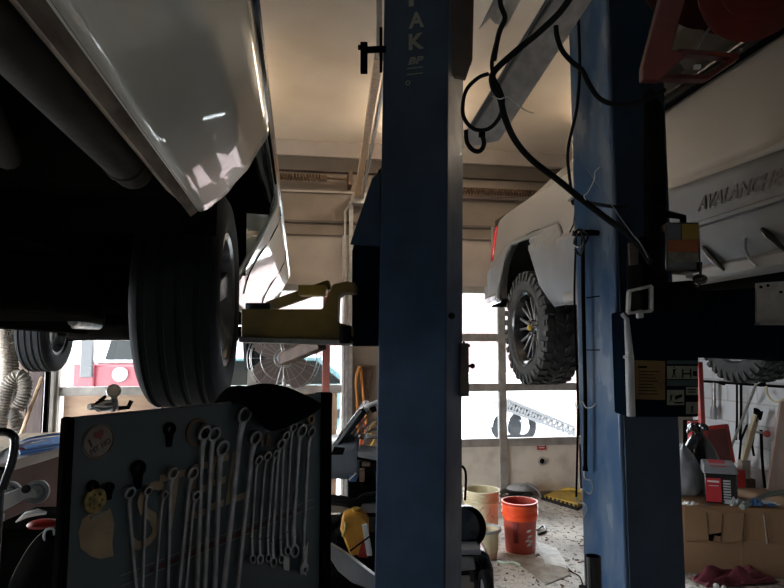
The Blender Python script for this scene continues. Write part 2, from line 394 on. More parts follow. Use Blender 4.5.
# unseen fill lamps, added to brighten the ceiling and back of the room
for k, (x, y, rz) in enumerate(((.96, 5.0, 0), (2.6, 4.3, 0), (-.72, 4.6, 0))):
    lbs = ('added fill lamp, unseen behind the middle lift post', 'added fill lamp, unseen above the bed of the raised pickup', 'added fill lamp, unseen behind the side of the raised car')
    t = thing('fill_lamp', lbs[k], 'lamp', (x, y, CZ-.25), 'added fill lamps')
    MB().box((x-.05, y-.62, CZ-.22), (x+.05, y+.62, CZ-.17)).build('housing', m_white, t, bevel=.005)
    for yy in (-.5, .5): MB().cyl((x, y+yy, CZ-.18), (x, y+yy, CZ), .006, n=8).build('hanger', m_galv, t)
    for s in (-.035, .035): MB().cyl((x+s*1.6, y-.6, CZ-.225), (x+s*1.6, y+.6, CZ-.225), .014, n=10).build('tube', m_fill, t)
# ------------------------------------------------------------------ wheels
m_dalloy = mat('grimy_alloy', (.13, .13, .13), .35, metal=.8, c2=(.30, .30, .30), scale=14, lo=.5, hi=.7)
def wheel(parent, c, ax, r, w, rr, style='car', steer=0.):
    """tyre + rim with hub as children of a wheel part; ax points to the outer side"""
    a, x, y = basis(ax); c = V(c); h = w/2
    wh = MB()
    if style == 'car':
        pr = [(rr, -h*.82), (rr+.012, -h*.95), ((r+rr)/2, -h*1.05), (r-.03, -h*.98), (r-.008, -h*.86)]
        for g in (-.62, -.2, .2, .62):
            e = h*g; pr += [(r, e-.014), (r-.009, e-.008), (r-.009, e+.001), (r, e+.007)]
        pr += [(r-.008, h*.86), (r-.03, h*.98), ((r+rr)/2, h*1.05), (rr+.02, h*.97), (rr+.012, h*.93), (rr, h*.82), (rr-.012, 0)]
        wh.lathe(pr, c, a, 56, closed=True)
        tire = wh.build('tire', m_rubber, parent, ang=28)
    else:
        pr = [(rr, -h*.80), (rr+.015, -h*.95), ((r+rr)/2, -h*1.03), (r-.05, -h*.98), (r-.018, -h*.86), (r-.014, 0), (r-.018, h*.86), (r-.05, h*.98),
              ((r+rr)/2, h*1.03), (rr+.028, h*.98), (rr+.02, h*.92), (rr, h*.80), (rr-.012, 0)]
        wh.lathe(pr, c, a, 56, closed=True)
        n = 34
        for k in range(n):
            t0 = 2*math.pi*k/n
            def pt(t, rad, s): return c+a*(s*h)+(x*math.cos(t)+y*math.sin(t))*rad
            for sd in (-1, 1):
                o = (0 if sd > 0 else .5)*2*math.pi/n; d = .062 if k % 2 else .072
                # shoulder lug that wraps over the sidewall
                so = 1.03 if k % 2 else .97
                wh.hexa([pt(t0+o, r-.02, sd*.55), pt(t0+o+d*1.5, r-.02, sd*.60), pt(t0+o+d*1.5, r-.028, sd*so), pt(t0+o, r-.028, sd*so)],
                        [pt(t0+o, r, sd*.55), pt(t0+o+d*1.5, r, sd*.60), pt(t0+o+d*1.5, r-.003, sd*so), pt(t0+o, r-.003, sd*so)])
                wh.hexa([pt(t0+o+.02, r-.075, sd*.90), pt(t0+o+d*1.2, r-.07, sd*.90), pt(t0+o+d*1.3, r-.02, sd*.85), pt(t0+o, r-.02, sd*.85)],
                        [pt(t0+o+.02, r-.075, sd*1.06), pt(t0+o+d*1.2, r-.07, sd*1.06), pt(t0+o+d*1.3, r-.02, sd*1.04), pt(t0+o, r-.02, sd*1.04)])
                # zigzag centre blocks
                wh.hexa([pt(t0+o, r-.02, sd*.06), pt(t0+o+.09, r-.02, sd*.12), pt(t0+o+.15, r-.02, sd*.47), pt(t0+o+.05, r-.02, sd*.43)],
                        [pt(t0+o, r, sd*.06), pt(t0+o+.09, r, sd*.12), pt(t0+o+.15, r, sd*.47), pt(t0+o+.05, r, sd*.43)])
        tire = wh.build('tire', m_rubber_d, parent, ang=28)
        # raised sidewall rings
        for q in (rr+.035, r-.085): MB().lathe([(q-.003, h*1.02), (q, h*1.05), (q+.003, h*1.02)], c, a, 56, closed=True).build('sidewall_ring', m_rubber_d, tire)
    dark = style != 'car'
    rim = MB().lathe([(rr, -h*.8), (rr-.012, -h*.7), (rr-.03, -h*.3), (rr-.035, h*.3), (rr-.015, h*.75), (rr+.012, h*.90), (rr+.014, h*.93),
                      (rr+.004, h*.97), (rr-.01, h*.90), (rr-.025, h*.6), (rr-.045, h*.3), (rr-.042, -h*.3), (rr-.02, -h*.8)], c, a, 48, closed=True
                     ).build('rim', m_gblack if dark else m_dalloy, parent)
    sp = MB(); ns = 8 if dark else 5
    for k in range(ns):
        t = 2*math.pi*(k+.3)/ns; d = x*math.cos(t)+y*math.sin(t); e = a.cross(d)
        off = .25 if dark else .55
        p0, p1 = c+a*(h*(off+.1))+d*.05, c+a*(h*(.55 if dark else .8))+d*(rr-.012)
        if dark:
            for s in (-1, 1): sp.beam(p0+e*s*.018, p1+e*s*.05, .018, .02, a)
        else:
            sp.hexa([p0-e*.03-a*.03, p0+e*.03-a*.03, p0+e*.03, p0-e*.03], [p1-e*.045-a*.03, p1+e*.045-a*.03, p1+e*.045, p1-e*.045])
    sp.build('spokes', m_dalloy, rim, bevel=.004)
    hb = MB().lathe([(.001, h*.7 if not dark else h*.62), (.028, h*.7 if not dark else h*.62), (.04, h*.5), (.075, h*.35), (.08, 0)], c, a, 24)
    hub = hb.build('hub', m_alloy if not dark else m_gblack, rim)
    if dark:
        for k in range(6):
            t = 2*math.pi*k/6; d = x*math.cos(t)+y*math.sin(t)
            MB().cyl(c+d*.055+a*h*.3, c+d*.055+a*h*.66, .010, n=6).build('lug_nut', m_chrome, rim)
        MB().cyl(c+a*h*.6, c+a*h*.76, .024, .018, 16).build('center_cap', m_yelb, rim)
    MB().lathe([(.13, -h*.2), (.13, -h*.05), (.03, -h*.05), (.03, -h*.2)], c, a, 32, closed=True).build('brake_disc', m_steel, parent)

def interp(tab, q):
    if q <= tab[0][0]: return tab[0][1]
    for (a, b), (c, d) in zip(tab, tab[1:]):
        if q <= c:
            t = (q-a)/(c-a); t = t*t*(3-2*t)*.5+t*.5; return b+(d-b)*t
    return tab[-1][1]
def panel(ys, lo, hi, xf, nz=14):
    rows = []
    for y in ys:
        z0, z1 = lo(y), hi(y)
        rows.append([V((xf(y, z0+(z1-z0)*k/nz), y, z0+(z1-z0)*k/nz)) for k in range(nz+1)])
    return MB().grid(rows)
def rng(a, b, n): return [a+(b-a)*i/n for i in range(n+1)]

# ------------------------------------------------------------------ the raised car on the left
WR = .345; WZ = 1.665; Y1, Y2 = 2.03, 5.45; XR, XL = -.345, -2.10
XM = (XR+XL)/2; YE = 5.90
car = thing('car', 'olive silver car raised on the lift at left, seen from below', 'car', (XM, 3.0, 1.32))
PRF = [(.15, -.275), (.33, -.240), (.36, -.225), (.42, -.195), (.50, -.140), (.60, -.097), (.70, -.110), (.80, -.130), (.95, -.165), (1.12, -.22)]
def cx(y, z):
    x = interp(PRF, z-1.5)
    if y > 5.4: x -= .5*(y-5.4)**2
    return x
AR = .435
def arch(base, yc):
    def fn(y):
        d = abs(y-yc)
        return WZ+math.sqrt(max(0, AR*AR-d*d)) if d < AR else base(y)
    return fn
def clo(y):
    for yc in (Y1+.03, Y2+.0):
        d = abs(y-yc)
        if d < AR: return 1.93+.33*(max(0, 1-(d/AR)**2))**.4
    if y < Y1: return 1.825+.10*max(0, min(1, (y-1.44)/.18))**1.6
    return 1.675+.10*max(0, 1-(y-Y1-.03-AR)/.12) if y < Y2 else 1.80
ya = [Y1+.03-(AR-.0005)*math.cos(math.pi*i/36) for i in range(37)]
near = rng(.10, 1.42, 12)+rng(1.44, 1.6249, 8)+[y for y in ya if y <= Y1+.03]
zc = 2.6
side_near = panel(near, clo, lambda y: zc, cx, 30)
fender = side_near.build('fender', m_silver, car, solid=.010, ang=50)
yd = [y for y in ya if y >= Y1+.03]+rng(Y1+.03+AR+.001, Y1+.2+AR, 5)+rng(Y1+.22+AR, Y2-AR-.001, 14)+[Y2-(AR-.0005)*math.cos(math.pi*i/20) for i in range(0, 21)]+rng(Y2+AR+.001, YE, 2)
door = panel(yd, clo, lambda y: zc, cx, 30).build('side_panel', m_silver, car, solid=.010, ang=50)
# seams, moulding and handle on the side
for yy in (2.75, 3.95):
    MB().tube([V((cx(yy, z)+.006, yy, z)) for z in rng(1.75, 2.58, 16)], .004, 6).build('door_seam', m_black, door)
MB().tube([V((cx(y, 2.16)+.010, y, 2.16)) for y in rng(.2, 5.6, 30)], [.012]*31, 8).build('side_moulding', m_chrome, door)
MB().tube([V((cx(y, 2.225)+.006, y, 2.225)) for y in rng(.2, 5.6, 30)], .006, 6).build('black_trim_strip', m_black, door)
for yy in (3.1, 3.9): MB().beam((cx(yy, 2.4)+.03, yy, 2.4), (cx(yy, 2.4)+.03, yy+.16, 2.4), .02, .03).build('door_handle', m_silver, door, bevel=.006)
# dirty lower flange of the near bumper
MB().grid([[V((cx(y, 1.825)+.004, y, 1.828)), V((cx(y, 1.825)-.012, y, 1.812)), V((cx(y, 1.825)-.024*min(1, (1.45-y)/.25+.2), y, 1.820)), V((cx(y, 1.825)-.028*min(1, (1.45-y)/.25+.2), y, 1.85))] for y in rng(.10, 1.44, 20)]).build('lower_lip', m_lip, car, solid=.006)
# mirrored far side, hood, roof and ends
mirror = lambda x: 2*XM-x
yall = rng(.10, YE, 44)
MB().grid([[V((mirror(cx(y, z)), y, z)) for z in rng(1.82 if y < 1.5 else 2.24 if abs(y-Y1-.03) < .44 or abs(y-Y2) < .44 else 1.70, 2.6, 12)] for y in yall]).build('far_side_panel', m_silver, car, solid=.01)
for y0, y1 in ((.10, 1.5), (4.9, YE)):
    MB().grid([[V((cx(y, 2.6)+(mirror(cx(y, 2.6))-cx(y, 2.6))*k/8, y, 2.6+.07*math.sin(math.pi*k/8))) for k in range(9)] for y in rng(y0, y1, 6)]).build('hood' if y0 < 1 else 'trunk_lid', m_silver, car, solid=.01)

cab = []
for y, z, ins in ((1.5, 2.61, .0), (1.75, 2.75, .08), (2.2, 2.98, .2), (3.2, 3.03, .22), (4.2, 2.98, .2), (4.6, 2.8, .1), (4.9, 2.61, 0)):
    xa, xb = cx(2, 2.6)-ins, mirror(cx(2, 2.6)-ins)
    cab.append([V((cx(2, 2.6), y, 2.6)), V((xa+.0, y, z-.02)), V(((xa+xb)/2, y, z+.03)), V((xb, y, z-.02)), V((mirror(cx(2, 2.6)), y, 2.6))])
MB().grid(cab).build('greenhouse', m_glassdark, car, solid=.01)
for y, zl in ((.10, 1.83), (YE, 1.80)):
    g = 1 if y > 1 else -1
    MB().grid([[V((cx(y, z)+(mirror(cx(y, z))-cx(y, z))*k/10, y+g*.08*math.sin(math.pi*k/10), z)) for z in rng(zl, 2.6, 10)] for k in range(11)]).build('front_bumper' if y < 1 else 'rear_bumper', m_silver, car, solid=.01)
# underside
un = MB().box((-2.18, .15, 1.865), (-.262, 1.50, 1.93))
un.box((-1.85, 1.45, 1.75), (-.62, 2.5, 1.95)).box((-2.16, 2.50, 1.70), (-.31, 5.0, 1.80)).box((-1.85, 4.95, 1.72), (-.62, 5.82, 1.9))
for x in (-1.65, -.80): un.box((x-.05, .5, 1.62), (x+.05, 5.7, 1.75))
un.build('floor_pan', m_under, car, bevel=.01)
for yc in (Y1, Y2):
    for x0, x1 in ((-.66, -.22), (-2.25, -1.81)):
        arch_l = MB(); yq = yc+.03*(yc < 3)
        arch_l.grid([[V((x, yq-(AR+.008)*math.cos(math.pi*i/20), 1.80+.47*math.sin(math.pi*i/20)**.5)) for x in (x0, x1)] for i in range(21)])
        arch_l.build('wheel_arch_liner', m_black, car, solid=.006)
for yc in (Y1, Y2):
    sus = MB()
    sus.tube([(XR-.1, yc, WZ), (XM, yc+.02, WZ-.03), (XL+.1, yc, WZ)], .045, 12)
    sus.ball((XM, yc, WZ-.03), .13, 16, (1, 1, .9))
    for x in (XR-.22, XL+.22):
        sus.cyl((x, yc+.05, WZ-.06), (x, yc+.05, WZ+.25), .03, n=12)
        sus.beam((x, yc, WZ-.02), (x, yc-.5 if yc > 3 else yc+.5, WZ+.04), .06, .05)
        sus.beam((x-.05, yc+.05, WZ-.06), (x+.08, yc+.05, WZ-.05), .10, .06)
    sus.build('axle', m_under, car, bevel=.006)
for yc in (Y1, Y2):
    for x in (XR-.22, XL+.22):
        pts = [V((x+.055*math.cos(a*.5), yc+.05+.055*math.sin(a*.5), WZ+.02+a*.0052)) for a in range(0, 40)]
        MB().tube(pts, .008, 6).build('coil_spring', m_under, car)
sf = MB().box((-1.75, 1.62, 1.60), (-.62, 2.28, 1.755))
sf.build('subframe', m_under, car, bevel=.02)
MB().box((-1.75, 4.9, 1.58), (-.62, 5.15, 1.72)).build('crossmember', m_under, car, bevel=.02)
MB().tube(spline([(-1.95, 4.7, 1.72), (-1.8, 4.6, 1.69), (-1.4, 4.5, 1.67), (-1.25, 3.6, 1.66)]), .028, 10).build('tail_pipe', m_steel, car)
MB().grid([[V((x, 5.86, 1.72)), V((x, 5.86, 1.78)), V((x, 5.84, 1.80))] for x in (-2.15, -1.7, -1.5)]).build('rear_valance', m_tanl, car, solid=.006)
# big exhaust resonator beside the lip
ex = MB().cyl((-.305, .12, 1.826), (-.305, 1.13, 1.826), .034, n=24)
ex.lathe([(.034, 0), (.033, .012), (.024, .03), (.001, .034)], (-.305, 1.13, 1.826), (0, 1, 0), 24)
for y in (1.08, .3): ex.lathe([(.034, -.008), (.037, -.004), (.037, .004), (.034, .008)], (-.305, y, 1.826), (0, 1, 0), 24)
ex.build('exhaust_resonator', m_pipe, car)
MB().tube([(-.40, .18, 1.83), (-.395, .75, 1.835), (-.50, 1.1, 1.83)], .022, 12).build('brake_pipe_cover', m_pipe, car)
MB().obox((-.345, .50, 1.785), (.018, .002, 0), (-.01, .05, 0), (0, 0, .016)).build('hanger_bracket', m_lip, car, bevel=.003)
wheels = []
for n_, (x, y, s) in enumerate(((XR, Y1, 1), (XL, Y1, -1), (XR, Y2, 1), (XL, Y2, -1))):
    w_ = bpy.data.objects.new('wheel', None); COL.objects.link(w_); w_.parent = car; w_['_o'] = car['_o']
    wheel(w_, (x, y, WZ), (s, 0, 0), WR, .232, .205)

# ------------------------------------------------------------------ the silver pickup on the right
tk = thing('pickup_truck', 'silver pickup with grey cladding and off-road tyres, raised on the right lift', 'truck', (2.6, 3.0, 1.25))
TY, TZ, TR = 4.28, 1.665, .420
TX = 1.70
TAR = .50
def tx(y, z):
    x = TX
    if z > 2.25: x = TX+.030+.06*max(0, (z-2.3))/.4
    if z > 2.69: x += .22*(z-2.69)/.4
    if z < 1.95: x += .10*(1.95-z)/.17*.5
    if y > 4.9: x += .10*((y-4.9)/.7)**2
    for yc in (TY, .98):
        r = math.hypot(y-yc, (z-TZ))
        if r < .75 and z < 2.32: x -= .055*min(1, max(0, (.75-r)/.08))
    return x
def zclad(y):     # upper edge of the cladding
    T = [(1.86, 2.211), (2.55, 2.245), (3.6, 2.235), (3.74, 2.245), (3.80, 2.33), (3.85, 2.36), (4.22, 2.375), (4.72, 2.395), (5.0, 2.37), (5.28, 2.30), (5.6, 2.28)]
    if y <= T[0][0]: return T[0][1]
    for (a, b), (c, d) in zip(T, T[1:]):
        if y <= c: return b+(d-b)*(y-a)/(c-a)
    return T[-1][1]
def tlo(y):
    for yc in (TY, .98):
        q = y-yc
        A_ = [(-.46, 1.80), (-.40, 1.85), (-.34, 1.93), (-.16, 2.20), (-.05, 2.34), (.0, 2.352), (.50, 2.372), (.54, 2.33), (.57, 2.18), (.58, 1.93)]
        if A_[0][0] <= q <= A_[-1][0]:
            for (a, b), (c, d) in zip(A_, A_[1:]):
                if q <= c: return min(b+(d-b)*(q-a)/(c-a), 2.372 if yc > 2 else 2.20)
    if y > TY: return 1.93+.10*max(0, y-5.0)
    return 1.79
ty = rng(.1, .45, 3)+rng(.52, 1.57, 20)+rng(1.60, 3.70, 22)+rng(3.72, 4.90, 59)+rng(4.92, 5.60, 14)
ty = sorted(set(round(q, 4) for q in ty))
cl = panel(ty, tlo, lambda y: max(zclad(y), tlo(y)+.004), tx, 12).build('side_cladding', m_clad, tk, solid=.02, ang=50)
ztop = lambda y: 2.69 if y < 3.0 else 2.69+.0*(y-3)
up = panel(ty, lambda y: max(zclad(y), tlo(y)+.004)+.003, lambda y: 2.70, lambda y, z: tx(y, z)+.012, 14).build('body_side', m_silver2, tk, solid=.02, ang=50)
# sail panel / cab side above the belt line
sail = MB()
def szt(y): return interp([(2.9, 3.15), (3.2, 3.07), (3.6, 2.95), (3.83, 2.88), (4.10, 2.80), (4.44, 2.71), (4.6, 2.70), (5.6, 2.70)], y)
sail.grid([[V((tx(y, 2.70+(szt(y)-2.70)*k/5)+.012, y, 2.70+(szt(y)-2.70)*k/5)) for k in range(6)] for y in rng(2.95, 5.2, 20)])
sail.build('sail_panel', m_silver2, tk, solid=.02, ang=50)
# windows, roof
g = MB().grid([[V((TX+.06+.16*k/4, y, 2.70+.52*k/4)) for k in range(5)] for y in rng(.3, 3.0, 10)]); g.build('side_window', m_glassdark, tk, solid=.006)
MB().grid([[V((tx(3, 2.70)+.0, y, 2.695)), V((tx(3, 2.70)-.012, y, 2.71)), V((tx(3, 2.72), y, 2.725))] for y in rng(.3, 2.96, 10)]).build('window_seal', m_black, tk, solid=.008)
MB().box((1.93, .3, 3.20), (3.35, 3.0, 3.28)).build('roof', m_silver2, tk, bevel=.04)
MB().grid([[V((2.05+(i/6)*1.16, 3.02+.03*math.sin(math.pi*i/6), 3.21)), V((2.0+(i/6)*1.26, 3.5, 2.75))] for i in range(7)]).build('rear_window', m_glassdark, tk, solid=.006)
MB().box((1.84, 3.4, 2.66), (3.42, 5.50, 2.74)).build('bed_cover', m_gblack, tk, bevel=.01)
MB().box((1.80, -.2, 1.95), (3.46, .10, 2.66)).build('hood', m_silver2, tk, bevel=.05)
# tailgate and bumper, curved round the corner
def rearring(z0, z1, dy, name, m, x0=1.81, x1=3.46, y=5.62, n=12, par=tk, sol=.02):
    rows = []
    for i in range(n+1):
        t = i/n; x = x0+(x1-x0)*t; e = (2*t-1)**6
        rows.append([V((x, y+dy-.12*e, z)) for z in rng(z0, z1, 4)])
    return MB().grid(rows).build(name, m, par, solid=sol)
rearring(2.0, 2.68, .0, 'tailgate', m_silver2)
bp = MB()
bp.loft([[V((x, y-.03, 1.98)), V((x-.02, y+.10, 1.98)), V((x-.02, y+.10, 2.12)), V((x, y-.03, 2.12))] for x, y in ((1.785, 5.52), (1.86, 5.64), (2.1, 5.70), (3.1, 5.70), (3.44, 5.64))])
bp.build('bumper', m_clad, tk, bevel=.015)
MB().loft([[V((x, y-.05, 1.905)), V((x-.01, y+.09, 1.925)), V((x-.02, y+.10, 1.985)), V((x, y-.05, 1.985))] for x, y in ((1.70, 4.98), (1.735, 5.30), (1.80, 5.58), (2.1, 5.68), (3.1, 5.68))]).build('bumper_valance', m_gblack, tk, bevel=.012)
tl = MB().grid([[V((tx(y, z)-.002+d, y, z)) for z in rng(2.34, 2.66, 6)] for y, d in ((5.40, 0), (5.48, -.008), (5.56, -.004), (5.63, .04))]).build('tail_lamp', m_tail, tk, solid=.02)
# panel seams, fuel door ring, handle, raised strake on cladding
def seam(pts, name='panel_seam', r=.0045, m=m_black, par=None): return MB().tube(pts, r, 6).build(name, m, par or up)
seam([V((tx(3.60, z)-.001, 3.60, z)) for z in rng(1.82, 2.235, 8)], par=cl)
seam([V((tx(3.60, z)+.002, 3.60+(z-2.25)*.05, z)) for z in rng(2.25, 2.70, 8)])
MB().lathe([(.085, -.004), (.090, -.004), (.090, .004), (.085, .004)], (tx(3.40, 1.98)-.008, 3.40, 2.0), (1, 0, 0), 30, closed=True).build('fuel_door_ring', m_gblack, cl)
hp = PX(576, 199, TX+.02)
MB().ball(hp+V((.0, 0, 0)), .05, 16, (.15, 1.5, .75)).build('handle_recess', m_black, up)
MB().beam(hp+V((-.02, -.06, .02)), hp+V((-.02, .07, .012)), .02, .03).build('door_handle', m_silver2, up, bevel=.008)
st = []
for y in rng(.2, 3.42, 20): st.append([V((tx(y, 2.0)-.004, y, 2.02)), V((tx(y, 2.0)-.020, y, 2.03)), V((tx(y, 2.0)-.020, y, 2.045)), V((tx(y, 2.0)-.004, y, 2.055))])
MB().grid(st).build('cladding_ridge', m_clad, cl, solid=.002)
MB().grid([[V((tx(y, 1.84)-.012, y, 1.865)), V((tx(y, 1.84)-.03, y, 1.845)), V((tx(y, 1.84)-.03, y, 1.81)), V((tx(y, 1.84)-.0, y, 1.785))] for y in rng(1.55, 3.62, 20)]).build('rocker_moulding', m_silver2, cl, solid=.004)
# sculpted door cladding recesses
for a in (((703, 247), (711, 257), (724, 270)), ((762, 229), (770, 237), (788, 253))):
    MB().tube([PX(*p, TX-.012) for p in a], [.008, .016, .005], 8).build('cladding_scoop', m_gblack, cl)
MB().tube(spline([PX(*p, TX-.010) for p in ((745, 238), (745, 248), (749, 258), (757, 266))], 5), .006, 8).build('cladding_crease', m_lgrey, cl)
m_letter = mat('dark_grey_lettering', (.035, .035, .037), .5)
# lettering on the cladding, reads away from the nose
a, b = PX(697, 205, TX-.012), PX(784, 175, TX-.012)
mid = (a+b)/2+V((-.001, 0, .0)); xd = (b-a).normalized()
MB().text('AVALANCHE', mid, xd, (0, 0, 1), .058, (b-a).length*1.0, .0015, shear=.45, bold=.025).build('lettering', m_letter, cl)
MB().text('AVALANCHE', mid+V((.0012, .001, -.001)), xd, (0, 0, 1), .063, (b-a).length*1.02, .0010, shear=.45, bold=.035).build('lettering_edge', m_lgrey, cl)
# underside and arches
ub = MB().box((1.90, .1, 1.86), (3.46, 3.66, 1.98)).box((2.2, 3.5, 2.0), (3.1, 5.45, 2.15))
for x in (2.15, 3.05): ub.box((x-.05, -.1, 1.74), (x+.05, 5.3, 1.90))
ub.tube([(1.95, TY, TZ), (3.31, TY, TZ)], .05, 12).ball((2.63, TY, TZ), .16, 16)
ub.box((2.3, .6, 1.62), (2.95, 1.6, 1.86)); ub.cyl((2.63, 1.6, 1.78), (2.63, 4.2, 1.70), .045)
ub.build('chassis', m_under, tk, bevel=.01)
for yc in (TY, .98):
    for x0, x1 in ((1.745, 2.12), (3.14, 3.51)):
        MB().grid([[V((x, yc+.06-.58*math.cos(math.pi*i/20), 1.84+.56*math.sin(math.pi*i/20)**.6)) for x in (x0, x1)] for i in range(21)]).build('wheel_arch_liner', m_black, tk, solid=.006)
MB().box((2.11, 3.75, 1.95), (2.13, 4.80, 2.3)).build('inner_fender', m_black, tk)
MB().cyl((2.06, 4.34, 1.70), (2.05, 4.38, 2.26), .03, n=14).build('shock_absorber', m_steel, tk)
mf = MB().grid([[V((3.52, y, z)) for z in rng(1.80 if abs(y-TY-.06) > .55 else 2.36, 2.68, 5)] for y in ty if y > 1.6]); mf.build('far_body_side', m_silver2, tk, solid=.02)
for x, y, s in ((1.78, TY, -1), (3.48, TY, 1), (1.80, .98, -1), (3.46, .98, 1)):
    w_ = bpy.data.objects.new('wheel', None); COL.objects.link(w_); w_.parent = tk; w_['_o'] = tk['_o']
    wheel(w_, (x, y, TZ), (s, 0, 0), TR, .275, .255, 'mud')
# ------------------------------------------------------------------ lift posts
def post(pl, pc, pr, lean, z1=3.58):
    """hollow rectangular post from three plan corners (left, front, right)"""
    pl, pc, pr = [V((p.x, p.y, 0)) for p in (pl, pc, pr)]
    pb = pl+pr-pc
    L = lambda p, z: V((p.x+lean*(z-1.5), p.y, z))
    q = [pl, pc, pr, pb]
    return q, L
# near post (left lift)
q, L = post(P(378, 350, 2.33), P(446.5, 350, 2.265), P(462.5, 350, 2.50), .0145)
A = thing('lift_post', 'dark navy lift post in the middle with vertical lettering and a yellow arm', 'car lift', (q[1].x, q[1].y+.1, 0))
pt = [L(p, 0) for p in q]; ptt = [L(p, 3.3) for p in q]
MB().hexa(pt, ptt).build('column', m_navy, A, bevel=.006, seg=3)
n_f = (q[1]-q[0]).cross(V((0, 0, 1))).normalized()      # out of the big front face
e_f = (q[1]-q[0]).normalized()
fw = (q[1]-q[0]).length
n_s = (q[2]-q[1]).cross(V((0, 0, 1))).normalized(); e_s = (q[2]-q[1]).normalized(); sw = (q[2]-q[1]).length
def FA(px, py, off=.0):   # point on the front face through a pixel
    r = ray(px, py); d = (q0-CAM).dot(n_f)/r.dot(n_f); return CAM+r*d+n_f*off
q0 = q[0].copy(); q0.z = 0
# upper cover plate, wider than the column below; brown imitates the reflected ceiling
MB().prism([P(448.5, -25, 2.42), P(474.5, -25, 2.48), P(472, 60, 2.49), P(466, 78, 2.50), P(458, 76, 2.46), P(449, 77, 2.42)], F0*.03).build('upper_cover_plate', m_tan_dark, A, bevel=.003)
MB().prism([P(470, -25, 2.47), P(474.5, -25, 2.47), P(472.5, 60, 2.48), P(468, 60, 2.48)], F0*.05).build('column_flange', m_rust, A, bevel=.002)
# vertical lettering, upper end runs out of the frame
for ch, py in (('P', -2), ('A', 20), ('K', 41.5)):
    MB().text(ch, FA(416.5, py, .002), e_f, (0, 0, 1), .066, .062, .001, bold=.03).build('lettering', m_label, A)
MB().text('BP', FA(416, 60.5, .002), e_f, (0, 0, 1), .030, .062, .001, shear=.25, bold=.03).build('lettering', m_label, A)
mm = MB()
for py in (68, 74): mm.obox(FA(415, py, .002), e_f*.032, n_f*.001, V((0, 0, .0018)))
mm.build('lettering_rule', m_label, A)
MB().lathe([(.006, 0), (.010, 0), (.010, .002), (.006, .002)], FA(408, 83, .001), n_f, 16, closed=True).build('round_emblem', m_label, A)
# lock release plate and knob on the right edge
d_s = 2.47
pA, pB = P(461, 343, d_s), P(466.5, 396, d_s)
lk = MB().obox((pA+pB)/2+n_s*.0, R*.018, F0*.03, V((0, 0, (pA.z-pB.z)/2))).build('latch_plate', m_tan_dark, A, bevel=.003)
MB().tube(spline([P(464, 342, d_s), P(464, 346, d_s-.01), P(470, 345.5, d_s-.01)], 4), .006, 8).build('latch_hook', m_black, A)
k_ = MB().cyl(P(466, 366, d_s), P(472, 366, d_s), .006, n=8); k_.ball(P(472.5, 366, d_s), .011, 12); k_.cyl(P(466, 361, d_s), P(466, 371, d_s), .009, n=8)
k_.build('latch_knob', m_black, lk)
MB().cyl(FA(452, 316, .0)+e_s*.0, FA(452, 316, .02), .012, n=12).build('bolt', m_black, A)
# carriage to the left of the column with the long brace plate
ca = MB()
cdp = 2.46
ca.prism([P(352, 251, cdp), P(379, 168, cdp), P(384, 168, cdp), P(384, 346, cdp), P(352, 346, cdp)], F0*.16)
ca.build('carriage', m_navy_d, A, bevel=.006)
MB().prism([P(350, 244, cdp-.02), P(372, 178, cdp-.02), P(380, 172, cdp-.02), P(380, 246, cdp-.02)], F0*.02).build('brace_plate', m_navy, A, bevel=.003)
for px, py in ((357, 262), (357, 338), (364, 300)): MB().cyl(P(px, py, cdp-.012), P(px, py, cdp+.02), .010, n=6).build('bolt', m_black, A)
# yellow swing arm
ad = 2.36
am = MB()
am.prism([P(241, 309, ad), P(322, 309, ad), P(333, 284, ad), P(347, 281, ad), P(356, 283, ad), P(356, 293, ad), P(343, 292, ad), P(338, 296, ad), P(337, 322, ad), P(352, 326, ad), P(352, 343, ad), P(241, 343, ad)], F0*.13)
arm = am.build('swing_arm', m_yel, A, bevel=.005)
MB().beam(P(243, 340, ad+.06), P(352, 343, ad+.06), .15, .022).build('arm_lower_plate', m_steel, arm, bevel=.003)
MB().beam(P(268, 307, ad+.20), P(330, 285, ad+.15), .035, .042).build('arm_brace', m_yel, arm, bevel=.004)
MB().obox(P(313, 291, ad+.10), R*.055, F0*.04, V((0, 0, .021))).build('yellow_stop_block', m_yelb, arm, bevel=.004)
MB().beam(P(283, 359, ad+.25), P(322, 343, ad+.10), .045, .055).build('extension_arm', m_rust, arm, bevel=.006)
MB().cyl(P(345, 326, ad-.03), P(345, 343, ad-.03), .022, n=16).build('arm_pivot_pin', m_black, arm)
MB().beam(P(341, 326, ad-.012), P(358, 345, ad-.012), .012, .012).build('arm_restraint', m_black, arm)
MB().cyl(P(258, 309, ad+.08), P(258, 303, ad+.08), .05, n=20).build('lift_pad', m_rubber, arm, bevel=.004)
MB().box((q[0].x-.10, q[0].y-.05, 0), (q[2].x+.05, q[2].y+.25, .02)).build('base_plate', m_navy_d, A)
# cable pulley bracket high on the left side
br = MB().obox(P(364, 58, 2.40), R*.014, F0*.012, V((0, 0, .062)))
br.beam(P(366, 50, 2.40), P(386, 49, 2.40), .018, .022).beam(P(381, 28, 2.40), P(381, 72, 2.40), .022, .012, R)
br.cyl(P(358, 47.5, 2.40), P(366, 47.5, 2.40), .010, n=10)
br.build('cable_guide_bracket', m_black, A, bevel=.002)

